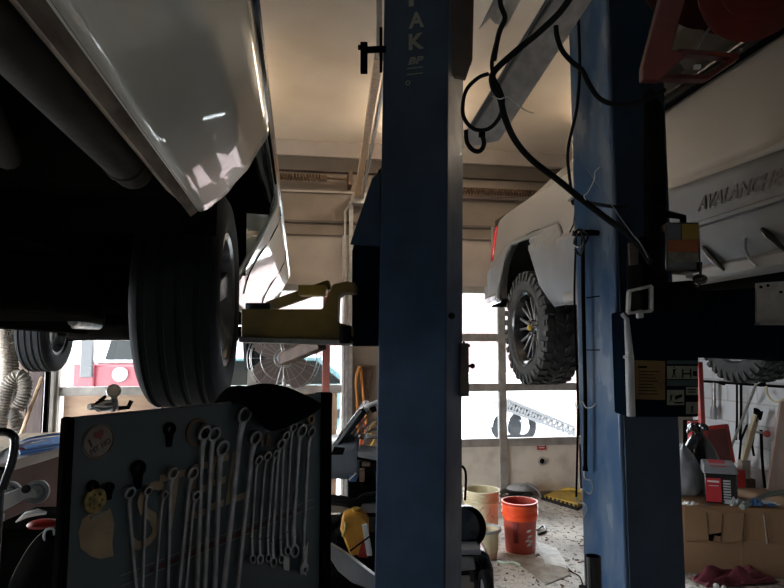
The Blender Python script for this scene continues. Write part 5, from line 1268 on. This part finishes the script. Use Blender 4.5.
tag(MB().hexa([PZ(x, y, .001) for x, y in ((503, 553), (557, 560), (571, 574), (546, 584))], [PZ(x, y, .006) for x, y in ((503, 553), (557, 560), (571, 574), (546, 584))]).build('paper_sheet', mat('worn_card', (.42, .38, .33), .85, c2=(.25, .21, .17), scale=9)), 'flattened dirty cardboard sheet on the floor in front of the red bucket', 'cardboard sheet')
tag(MB().hexa([PZ(x, y, .007) for x, y in ((536, 541), (557, 548), (570, 569), (545, 563))], [PZ(x, y, .009) for x, y in ((536, 541), (557, 548), (570, 569), (545, 563))]).build('paper_sheet', mat('bright_paper', (.72, .72, .70), .8, c2=(.5, .48, .45), scale=14)), 'crumpled white paper on the cardboard sheet right of the red bucket', 'paper')
tag(MB().tube(spline([PZ(498, 561, .01), PZ(505, 563, .012), PZ(513, 562, .02), PZ(520, 565, .01)], 4), .008, 6).build('green_twine', mat('pale_green', (.45, .55, .42), .7)), 'short pale green twine on the floor below the red bucket', 'twine')
tag(MB().tube(spline([PZ(537, 530, .01), PZ(543, 526, .02), PZ(545, 531, .012), PZ(538, 534, .01)], 5), .010, 6).build('cable_scrap', m_gblack), 'curled scrap of black cable on the floor right of the red bucket', 'cable')
tag(MB().tube(spline([PZ(566, 566, .006), PZ(572, 572, .006), PZ(580, 577, .006), PZ(584, 590, .006)], 4), .004, 6).build('floor_wire', m_black), 'thin dark wire on the floor left of the right lift post', 'wire')
db = MB(); random.seed(11)
for k in range(230):
    if k < 200: p = PZ(random.uniform(496, 590), random.uniform(498, 600), 0)
    else: p = PZ(random.uniform(684, 790), random.uniform(584, 600), 0)
    s = random.uniform(.003, .011)*random.choice((.6, 1, 1, 1.8)); a = random.uniform(0, 3.14)
    db.obox(p+V((0, 0, .003)), (s*math.cos(a), s*math.sin(a), .0), (-s*.4*math.sin(a), s*.4*math.cos(a), .001), (0, 0, .003))
tag(db.build('debris', mat('brown_debris', (.10, .07, .05), .9, c2=(.40, .33, .26), scale=9, lo=.45, hi=.6)), 'small brown wood and dirt scraps scattered over the floor', 'debris', kind='stuff')

# ------------------------------------------------------------------ cardboard box and what is on it
bz = .455
k0, k1 = PZ(668, 572, 0), PZ(812, 580, 0)
bdx = (k1-k0).normalized(); bdy = V((-bdx.y, bdx.x, 0)); bdy = bdy if bdy.y > 0 else -bdy
BLn = (k1-k0).length; BD = .62
cbx = thing('cardboard_box', 'large long cardboard box lying on the floor at right', 'box', (k0+k1)/2)
def bb(x0, x1, y0, y1, z0, z1, name, m, par=cbx, bev=.004):
    q = lambda z: [V((p.x, p.y, z)) for p in (k0+bdx*x0+bdy*y0, k0+bdx*x1+bdy*y0, k0+bdx*x1+bdy*y1, k0+bdx*x0+bdy*y1)]
    return MB().hexa(q(z0), q(z1)).build(name, m, par, bevel=bev)
bb(0, BLn, 0, BD, 0, bz-.006, 'body', m_card)
m_card2 = mat('cardboard_flap', (.33, .20, .11), .8, c2=(.28, .165, .09), scale=3, bump=.06, bscale=60)
# torn outer flap in front with a stepped edge
def FB(px, py, off=0.):
    r = ray(px, py); return CAM+r*((k0-CAM).dot(bdy)/r.dot(bdy))-bdy*off
MB().prism([FB(684, 507, .003), FB(710, 509, .003), FB(722, 512, .003), FB(744, 512, .003), FB(741, 540, .003), FB(720, 543, .003), FB(712, 539, .003), FB(684, 541, .003)], -bdy*.006).build('torn_flap', m_card2, cbx, bevel=.001)
MB().prism([FB(748, 541, .004), FB(800, 545, .004), FB(800, 579, .004), FB(742, 575, .004), FB(740, 545, .004)], -bdy*.006).build('outer_flap', m_card2, cbx, bevel=.001)
MB().prism([FB(684, 541, .004), FB(742, 545, .004), FB(742, 575, .004), FB(684, 572, .004)], -bdy*.003).build('lower_flap', m_card2, cbx)
m_crease = mat('dark_crease', (.12, .07, .04), .9)
for a in ((706, 512, 708, 536), (722, 514, 720, 541), (744, 513, 742, 546), (764, 512, 768, 543)): MB().beam(FB(a[0], a[1], .010), FB(a[2], a[3], .010), .004, .003, bdy).build('crease', m_crease, cbx)
MB().prism([FB(708, 534, .010), FB(721, 532, .010), FB(720, 536, .010), FB(714, 535, .010), FB(712, 541, .010), FB(708, 540, .010)], -bdy*.002).build('torn_hole', m_black, cbx)
MB().beam(FB(763, 515, .010), FB(766, 543, .012), .004, .004, bdy).build('tape_strip', m_paper, cbx)
# items on the box
bt_ = bz
def BT(px, py, z=0): return PZ(px, py, bt_+z)
chg = thing('battery_charger', 'red and grey battery charger standing on the cardboard box', 'battery charger', BT(720, 503))
m_crd = mat('charger_red', (.45, .02, .03), .4)
cp = BT(722, 504); ex_, ey_ = (R*.93-F0*.37), (F0*.93+R*.37)
def CB(x0, x1, y0, y1, z0, z1, name, m, bev=.004, par=chg):
    q = lambda z, s=0: [cp+ex_*x0+ey_*(y0+s)+V((0, 0, z)), cp+ex_*x1+ey_*(y0+s)+V((0, 0, z)), cp+ex_*x1+ey_*y1+V((0, 0, z)), cp+ex_*x0+ey_*y1+V((0, 0, z))]
    return MB().hexa(q(z0), q(z1)).build(name, m, par, bevel=bev)
CB(-.10, .10, 0, .20, 0, .20, 'case', m_gblack, .008)
MB().hexa([cp+ex_*x+ey_*y+V((0, 0, .20)) for x, y in ((-.11, -.01), (.11, -.01), (.11, .21), (-.11, .21))], [cp+ex_*x+ey_*y+V((0, 0, z)) for x, y, z in ((-.10, .03, .255), (.10, .03, .255), (.10, .20, .265), (-.10, .20, .265))]).build('lid', m_greyp, chg, bevel=.01)
MB().hexa([cp+ex_*x+ey_*y+V((0, 0, z)) for x, y, z in ((-.06, .02, .245), (.04, .02, .245), (.04, .16, .266), (-.06, .16, .266))], [cp+ex_*x+ey_*y+V((0, 0, z)) for x, y, z in ((-.06, .02, .250), (.04, .02, .250), (.04, .16, .271), (-.06, .16, .271))]).build('top_label', m_crd, chg)
fp = CB(-.095, .0, -.006, 0, .01, .17, 'front_label', m_crd, .001)
mm = MB()
mm.obox(cp+ex_*-.048+ey_*-.008+V((0, 0, .148)), ex_*.036, ey_*.001, V((0, 0, .006)))
mm.obox(cp+ex_*-.048+ey_*-.008+V((0, 0, .12)), ex_*.03, ey_*.001, V((0, 0, .002)))
mm.build('label_print', m_white, fp)
gr = MB()
for k in range(8): gr.obox(cp+ex_*.035+ey_*-.006+V((0, 0, .03+k*.018)), ex_*.022, ey_*.004, V((0, 0, .005)))
gr.build('vent_louver', m_lgrey, chg)
# bin bags: crumpled closed shells
def bag(c, rx, ry, h, name, label, m, tie, seed, group='bin bags on the cardboard box'):
    random.seed(seed); n = 28
    ph = [random.uniform(0, 6.28) for _ in range(6)]
    prf = [(.05, 0), (.85, .0), (1.0, .15), (1.02, .35), (.9, .58), (.66, .76), (.34, .90), (.12, .97), (.10, 1.0)]
    b = MB(); rings = []
    for i, (rr, zz) in enumerate(prf):
        ring = []
        for k in range(n):
            t = 2*math.pi*k/n; w = 1+.07*math.sin(5*t+ph[0]+zz*4)+.06*math.sin(9*t+ph[1]-zz*7)+.04*math.sin(14*t+ph[2]+zz*9)
            ring.append(V((c.x+rx*rr*w*math.cos(t), c.y+ry*rr*w*math.sin(t), c.z+h*zz+.01*math.sin(3*t+ph[3]) *(zz > 0))))
        rings.append(ring)
    b.loft(rings)
    t_ = tag(b.build(name, m, sub=1, ang=80), label, 'bag', group)
    if tie:
        kk = MB(); top = c+V((0, 0, h))
        for k in range(7):
            a = 2*math.pi*k/7+random.uniform(-.3, .3); l = random.uniform(.06, .12)
            kk.tube(spline([top+V((0, 0, -.02)), top+V((math.cos(a)*l*.6, math.sin(a)*l*.6, .035)), top+V((math.cos(a)*l, math.sin(a)*l, random.uniform(-.03, .03)))], 4), [.018, .02, .022, .024, .024, .022, .018, .012, .004], 8)
        kn = kk.build('knot', m); kn.parent = t_; kn.location = V(kn.location)-V(t_.location)
    return t_
bag(BT(689, 495)+V((-.02, .02, 0)), .13, .10, .36, 'bin_bag', 'smoky translucent bin bag at the left of the charger', m_bagc, False, 4)
bag(BT(714, 494)+V((-.03, .10, 0)), .15, .13, .44, 'bin_bag', 'shiny black bin bag with a knotted top behind the charger', m_bag, True, 9)
# red case behind the bags
rc = thing('red_tool_case', 'open red tool case behind the bin bags', 'case', BT(715, 488))
rc_c = P(714, 452, 5.35)
MB().prism([P(x, y, 5.3) for x, y in ((704, 427), (729, 424), (736, 463), (700, 465))], F0*.04).build('lid', m_red, rc, bevel=.01)
MB().prism([P(x, y, 5.29) for x, y in ((708, 430), (726, 428), (731, 460), (706, 462))], -F0*.006).build('recess', m_dred, rc, bevel=.004)
MB().obox((rc_c.x, rc_c.y+.15, .22), R*.30, F0*.14, V((0, 0, .22))).build('cabinet', m_red, rc, bevel=.01)
rs = thing('red_stand', 'red upright steel frame standing right of the lift post', 'frame', (P(696, 420, 5.0).x, P(696, 420, 5.0).y, 0))
p = P(694, 420, 5.0); MB().box((p.x-.045, p.y-.03, 0), (p.x+.035, p.y+.03, P(694, 421, 5.0).z)).build('lower_post', m_red, rs, bevel=.004)
p = P(700.5, 390, 4.9); MB().box((p.x-.02, p.y-.02, 0), (p.x+.018, p.y+.02, P(700, 362, 4.9).z)).build('upper_post', m_red, rs, bevel=.004)
tag(MB().prism([P(x, y, 5.1) for x, y in ((684, 420), (700, 420), (700, 528), (684, 528))], F0*.02).build('dark_rack_panel', m_black), 'dark rack of hanging tools between the post and the red frame', 'rack')
def crumple(mb, c, sx, sy, sz, seed, n=16):
    random.seed(seed); ph = [random.uniform(0, 6.28) for _ in range(8)]
    rows = []
    for i in range(n+1):
        row = []
        for k in range(n+1):
            u_, v_ = 2*i/n-1, 2*k/n-1
            e = 1-.25*(math.sin(3*u_+ph[0])*math.sin(4*v_+ph[1]))
            h = .55+.3*math.sin(5*u_+3*v_+ph[2])+.25*math.sin(7*v_-4*u_+ph[3])+.2*math.sin(11*u_+ph[4])
            fall = max(0, 1-max(abs(u_), abs(v_))**4)
            row.append(c+V((u_*sx*e, v_*sy*e, sz*(.08+max(0, h)*fall)*1.3)))
        rows.append(row)
    return mb.grid(rows)
# clutter on the box top
random.seed(21)
for i, (px, py, nm, mm_, lb, sx, sy, sz) in enumerate(((738, 505, 'rag', m_lgrey, 'pale grey rag on the box in front of the charger', .06, .04, .02), (748, 504, 'pliers', m_gblack, 'dark pliers on the box right of the charger', .04, .015, .012),
        (755, 505, 'glove', m_bluep, 'blue work glove at the front of the box top', .05, .03, .018), (690, 504, 'paper', m_white, 'white paper scrap on the left end of the box', .05, .03, .006), (768, 503, 'paper', m_white, 'white paper beside the blue glove on the box', .05, .06, .004), (706, 505, 'spark_plug', m_steel, 'small steel plug on the front edge of the box', .02, .01, .008), (772, 505, 'blue_clip', m_bluep, 'blue clip at the right end of the box', .03, .015, .012))):
    tag((crumple(MB(), BT(px, py, .004), sx, sy, sz*1.6, i+3).build(nm, mm_, solid=.003, ang=60) if nm in ('rag', 'glove', 'paper') else MB().tube([BT(px, py, sz)-R*sx, BT(px, py, sz)-R*sx*.3, BT(px, py, sz)+R*sx*.2, BT(px, py, sz)+R*sx], [sz*.6, sz, sz*.7, sz*.3], 10).build(nm, mm_)), lb, nm.replace('_', ' '))
tag(MB().tube(spline([BT(742, 507, .012), BT(752, 502, .02), BT(764, 496, .05), BT(776, 493, .07), BT(800, 492, .06)], 6), .018, 12).build('grey_tube', mat('olive_grey_tube', (.20, .22, .19), .5)), 'grey-green flexible tube lying over the box at the right edge', 'tube')
tag(crumple(MB(), PZ(734, 581, .004), .26, .085, .06, 31, 24).build('rag', m_maroon, solid=.004, ang=60), 'maroon rag on the floor in front of the cardboard box', 'rag')
tag(MB().ball(PZ(716, 586, .018), .018, 12).ball(PZ(724, 588, .018), .016, 12).build('foam_scrap', m_white), 'small pale foam scrap next to the maroon rag', 'scrap')

# ------------------------------------------------------------------ right wall and its hanging tools
WX_ = WX-.05
def XP(px, py, o=0.): return PX(px, py, WX_-o)
rk = thing('tool_rail', 'long black rail holding hanging tools on the white block wall', 'rail', XP(750, 386))
MB().tube([XP(700, 381), XP(800, 388)], .012, 8).build('bar', m_black, rk)
for px in (720, 760, 790): MB().beam(XP(px, 381+(px-700)*.07), V((WX, XP(px, 384).y, XP(px, 384).z)), .03, .03).build('bracket', m_black, rk)
def hang(name, label, cat, pts, r, m, group=None, n=8): return tag(MB().tube([XP(x, y, .03) for x, y in pts], r, n).build(name, m), label, cat, group)
gg = thing('grease_gun', 'black and steel grease gun hanging on the white wall near the corner', 'grease gun', XP(714, 400, .03))
MB().tube([XP(714, 383, .03), XP(714, 405, .03)], .020, 12).build('barrel', m_steel, gg); MB().tube([XP(714, 405, .03), XP(714, 411, .03), XP(714, 419, .03)], [.02, .035, .032], 12).build('head', m_greyp, gg)
MB().tube([XP(717, 411, .03), XP(720, 404, .03)], .006, 6).build('lever', m_steel, gg)
for i, (x0, lb) in enumerate(((737, 'thin dark rod hanging left of the steel pry bar'), (741, 'dark rod hanging just beside the thin dark rod'))):
    hang('hanging_rod', lb, 'rod', [(x0, 382), (x0, 420), (x0-1, 440)], .010+.002*i, m_black, 'dark rods hanging on the wall')
tag(MB().tube([XP(x, y, .09) for x, y in ((756, 384), (742, 420), (729, 452))], .012, 8).build('pry_bar', m_steel), 'long steel pry bar leaning from the tool rail down to the left', 'pry bar')
tag(MB().tube([XP(738, 475, .08), XP(741, 440, .08), XP(747, 425, .08)], .010, 8).build('dark_pipe', m_black), 'dark pipe standing behind the charger against the wall', 'pipe')
et = thing('jack_handle', 'cream steel jack with a dark head standing against the wall', 'jack', XP(750, 495, .1))
MB().beam(XP(757, 414, .10), XP(744, 460, .10), .055, .03).build('arm', m_cream, et, bevel=.006)
MB().tube([XP(755, 422, .10), XP(757, 410, .10), XP(760, 412, .10), XP(760, 420, .10)], [.014, .030, .028, .010], 10).build('head', m_black, et)
MB().beam(XP(744, 460, .10), XP(744, 478, .10), .09, .06).build('body', m_tanl, et, bevel=.006)
MB().beam(XP(744, 478, .10), XP(745, 498, .10), .16, .10).build('base', m_rust, et, bevel=.01)
MB().tube([XP(745, 498, .10), V((XP(745, 498, .10).x, XP(745, 498, .10).y, 0))], .04, 10).build('stand', m_rust, et)
cl2 = thing('clamp', 'red-tipped clamp hanging beside the cream jack', 'clamp', XP(764, 430, .04))
MB().tube([XP(757, 432, .04), XP(768, 434, .04)], .012, 8).build('bar', m_steel, cl2); MB().ball(XP(767, 434, .04), .03, 12).build('tip', mat('faded_pink_red', (.55, .10, .10), .5), cl2)
hang('black_strap', 'black strap hanging below the red-tipped clamp', 'strap', [(761, 430), (762, 455), (763, 470), (765, 488)], .012, m_black)
hang('short_strap', 'short black strap hanging left of the cream jack', 'strap', [(754, 432), (752, 445), (754, 456)], .010, m_black)
hang('grey_hose', 'pale grey hose hanging down the block wall', 'hose', [(772, 440), (774, 470), (775, 492)], .014, m_lgrey)
tag(MB().tube(spline([XP(800, 395, .05), XP(786, 402, .05), XP(781, 420, .05), XP(780, 440, .05), XP(783, 455, .05)], 6), .016, 10).build('black_hose', m_rubber), 'black hose curving down the wall at the right edge', 'hose')
tag(MB().tube(spline([XP(766, 386, .04), XP(768, 396, .04), XP(776, 402, .04), XP(786, 398, .04)], 6), .010, 8).build('pale_cord', m_cream), 'pale cord looped under the tool rail near the right edge', 'cord')
tag(MB().tube([XP(710, 366, .02), XP(745, 374, .02), XP(800, 381, .02)], .010, 8).build('conduit', m_lgrey), 'thin grey conduit running along the wall above the tool rail', 'conduit')
tag(MB().beam(V((3.86, 4.60, 0)), XP(790, 403, .08), .03, .17, R).build('leaning_board', mat('pinkish_board', (.45, .33, .28), .6, c2=(.36, .26, .22), scale=4, stretch=(4, 4, .6)), bevel=.003), 'pinkish board leaning against the wall at the right edge', 'board')

# ------------------------------------------------------------------ outside
struct(MB().box((-40, WY+.2, -.12), (60, 70, -.02)).build('ground_outside', m_snow))
struct(MB().box((-40, -20, -.12), (LX-.15, WY+.2, -.02)).build('ground_yard', m_snow))
bl = thing('brick_building', 'pale brick building across the street behind the doors', 'building', (5, 24.5, -.02))
MB().box((-14, 24, -.02), (24, 30, 5.2)).build('wall', m_brickout, bl)
MB().box((-14.2, 23.8, 5.2), (24.2, 30.2, 5.5)).build('parapet', m_white, bl)
for x in (-9, -3, 3, 9, 15):
    wv = MB().box((x, 23.95, 1.0), (x+1.6, 24.02, 3.0)).build('window', m_white, bl); MB().box((x+.1, 23.93, 1.1), (x+1.5, 23.96, 2.9)).build('pane', m_lgrey, wv)
# red and white vehicle at the left
def simplecar(name, label, cat, x0, y0, L_, Wd, H_, m, axis=0, cabf=(.28, .80)):
    t = thing(name, label, cat, (x0+(L_/2 if axis == 0 else Wd/2), y0+Wd/2, -.02))
    def T(u, v, z): return V((x0+u, y0+v, z)) if axis == 0 else V((x0+v, y0+u, z))
    prof = [(0, .35), (.02, .75), (.15, .85), (cabf[0]*L_, .92), (cabf[0]*L_+.45, H_), (cabf[1]*L_-.3, H_), (cabf[1]*L_+.25, .98), (L_-.05, .88), (L_, .4)]
    rings = []
    for v, ins in ((0, .0), (.06, .03), (Wd-.06, .03), (Wd, 0)):
        rings.append([T(u, v, z) for u, z in prof]+[T(L_, v, .3), T(0, v, .3)])
    MB().loft(rings).build('body', m, t, bevel=.05, seg=3)
    wn = [(cabf[0]*L_+.12, .98), (cabf[0]*L_+.52, H_-.08), (cabf[1]*L_-.36, H_-.08), (cabf[1]*L_+.05, 1.0)]
    for v, s in ((0, -1), (Wd, 1)):
        MB().prism([T(u, v+s*.0, z) for u, z in wn], (T(0, s*.01, 0)-T(0, 0, 0))).build('side_window', m_glassdark, t)
    for u in (.75, L_-.8):
        for v, s in ((.08, -1), (Wd-.08, 1)):
            ax = (T(0, s, 0)-T(0, 0, 0)).normalized(); c = T(u, v, .31); c.z = .31
            wt = MB().lathe([(.19, -.10), (.30, -.10), (.33, -.06), (.33, .06), (.30, .10), (.19, .10)], c, ax, 28, closed=True).build('tire', m_rubber, t)
            MB().lathe([(.19, -.08), (.19, .07), (.1, .05), (.04, .08), (.001, .08)], c, ax, 20).build('rim', m_alloy, wt)
    return t
m_whitecar = mat('white_car_paint', (.8, .8, .8), .3, coat=.5)
pk = PY(76, 360, 12.0)
jeep = thing('red_tow_truck', 'red and white truck parked outside the left door', 'truck', (pk.x+.6, 12.6, -.02))
m_outred = mat('outside_red_paint', (.10, .008, .014), .4)
MB().box((pk.x+.05, 12.0, .5), (pk.x+2.8, 14.0, 1.25)).build('body', m_outred, jeep, bevel=.06)
MB().hexa([V((pk.x+.3, 12.05, 1.25)), V((pk.x+2.6, 12.05, 1.25)), V((pk.x+2.6, 13.9, 1.25)), V((pk.x+.3, 13.9, 1.25))], [V((pk.x+.5, 12.2, 2.2)), V((pk.x+2.2, 12.2, 2.2)), V((pk.x+2.2, 13.8, 2.2)), V((pk.x+.5, 13.8, 2.2))]).build('cab', m_whitecar, jeep, bevel=.06)
MB().prism([V((pk.x+.50, 12.02, 1.32)), V((pk.x+1.35, 12.02, 1.32)), V((pk.x+1.25, 12.14, 1.75)), V((pk.x+.58, 12.14, 1.75))], (0, -.02, 0)).build('windshield', m_glassdark, jeep)
MB().cyl((pk.x+.80, 11.99, 1.05), (pk.x+.80, 11.9, 1.05), .13, n=18).build('lamp', m_greyp, jeep)
MB().box((pk.x+.12, 11.85, 1.0), (pk.x+.34, 12.0, 1.8)).build('mirror_stack', m_gblack, jeep, bevel=.02)
MB().box((pk.x, 11.9, .6), (pk.x+.35, 12.0, 1.25)).build('bumper_post', m_outred, jeep, bevel=.02)
for x in (pk.x+.5, pk.x+2.3):
    for y in (12.3, 13.7): smallwheel((x, y, .40), (0, 1, 0), .42, .26, 'wheel', jeep)
simplecar('teal_car', 'pale teal car parked close outside the left door', 'car', PY(104, 380, 9.2).x, 9.2, 4.2, 1.75, 1.42, m_teal)
# tilt-bed trailer outside the right door
tx0 = PY(512, 430, 10.2)
tr_ = thing('car_hauler', 'white car hauler with a tilted ramp outside the right door', 'trailer', (tx0.x+1, 10.6, -.02))
y = 9.75
pa, pb = PY(508, 400, y), PY(585, 432, y)
dv = (pb-pa).normalized(); dn = V((-dv.z, 0, dv.x))
fr = MB().beam(pa, pb, .06, .05).beam(pa-dn*.16, pb-dn*.10, .06, .05)
L_ = (pb-pa).length; n = 14
for k in range(n): 
    q0_, q1_ = pa+dv*L_*k/n, pa+dv*L_*(k+.5)/n-dn*.15; q2_ = pa+dv*L_*(k+1)/n
    fr.beam(q0_, q1_, .03, .04).beam(q1_, q2_, .03, .04)
fr.build('ramp_truss', m_gblack, tr_)
MB().hexa([pa+dn*.03, pb+dn*.03, pb+dn*.03+V((0, 2.2, 0)), pa+dn*.03+V((0, 2.2, 0))], [pa+dn*.10, pb+dn*.10, pb+dn*.10+V((0, 2, 0)), pa+dn*.10+V((0, 2, 0))]).build('tilt_bed', m_whitecar, tr_)
wc = PY(521, 430, 9.95); wc.z = .21
wc2 = PY(506, 430, 9.95); wc2.z = .21
for c in (wc, wc2):
    for dy in (0,): smallwheel(c+V((0, dy, 0)), (0, -1, 0), .25, .18, 'wheel', tr_)
fd = MB()
for c in (wc, wc2):
    arc = [V((c.x+.36*math.cos(a), 9.82, .22+.40*math.sin(a))) for a in rng(0, math.pi, 14)]
    fd.prism(arc+[V((c.x-.28*math.cos(a), 9.82, .22+.28*math.sin(a))) for a in rng(0.05, math.pi-.05, 14)], (0, .3, 0))
fd.build('wheel_fender', m_whitecar, tr_)
MB().box((wc.x-1.4, 9.86, .64), (wc.x+.42, 10.1, 1.12)).build('side_body', m_whitecar, tr_, bevel=.02)
MB().box((wc2.x-.4, 10.12, .30), (wc.x+.5, 10.2, .95)).build('side_plate', m_whitecar, tr_)
MB().box((wc.x+.5, 9.9, .30), (wc.x+2.0, 10.1, .42)).build('tail_beam', m_lgrey, tr_)
MB().box((wc.x+1.1, 9.86, .42), (wc.x+1.6, 9.9, .50)).build('red_reflector', m_red, tr_)


# ------------------------------------------------------------------ light
w = bpy.data.worlds.new('overcast_sky'); SC.world = w; w.use_nodes = True; nt = w.node_tree
bg = nt.nodes['Background']; N, L = nt.nodes.new, nt.links.new
tc_ = N('ShaderNodeTexCoord'); sp_ = N('ShaderNodeSeparateXYZ'); rp = N('ShaderNodeValToRGB')
L(tc_.outputs['Generated'], sp_.inputs[0]); L(sp_.outputs[2], rp.inputs[0]); L(rp.outputs[0], bg.inputs[0])
rp.color_ramp.elements[0].position = 0; rp.color_ramp.elements[0].color = (.52, .54, .56, 1)
rp.color_ramp.elements[1].position = .9; rp.color_ramp.elements[1].color = (.90, .95, 1, 1)
bg.inputs[1].default_value = SKY = 16.0
def portal(x, y, z, sx, sz, rx):
    l = bpy.data.lights.new('daylight_portal', 'AREA'); l.shape = 'RECTANGLE'; l.size = sx; l.size_y = sz; l.cycles.is_portal = True
    o = bpy.data.objects.new('daylight_portal', l); COL.objects.link(o); o.location = (x, y, z); o.rotation_euler = rx if isinstance(rx, tuple) else (rx, 0, 0)
portal((D1[0]+D1[1])/2, WY+.12, 1.62, D1[1]-D1[0], 1.06, -math.pi/2)
portal((D2[0]+D2[1])/2, WY+.12, 1.34, D2[1]-D2[0], 1.60, -math.pi/2)
portal(LX-.1, 3.75, 1.25, 2.9, 2.5, (math.pi/2, 0, -math.pi/2))
SC.cycles.use_denoising = True
try: SC.cycles.denoiser = 'OPENIMAGEDENOISE'
except Exception: pass
SC.cycles.max_bounces = 10; SC.cycles.diffuse_bounces = 6; SC.cycles.sample_clamp_indirect = 6
vs = SC.view_settings; vs.view_transform = 'Standard'; vs.look = 'None'; vs.exposure = .5; vs.gamma = 1; vs.use_curve_mapping = False
for o in bpy.data.objects:
    if '_o' in o: del o['_o']
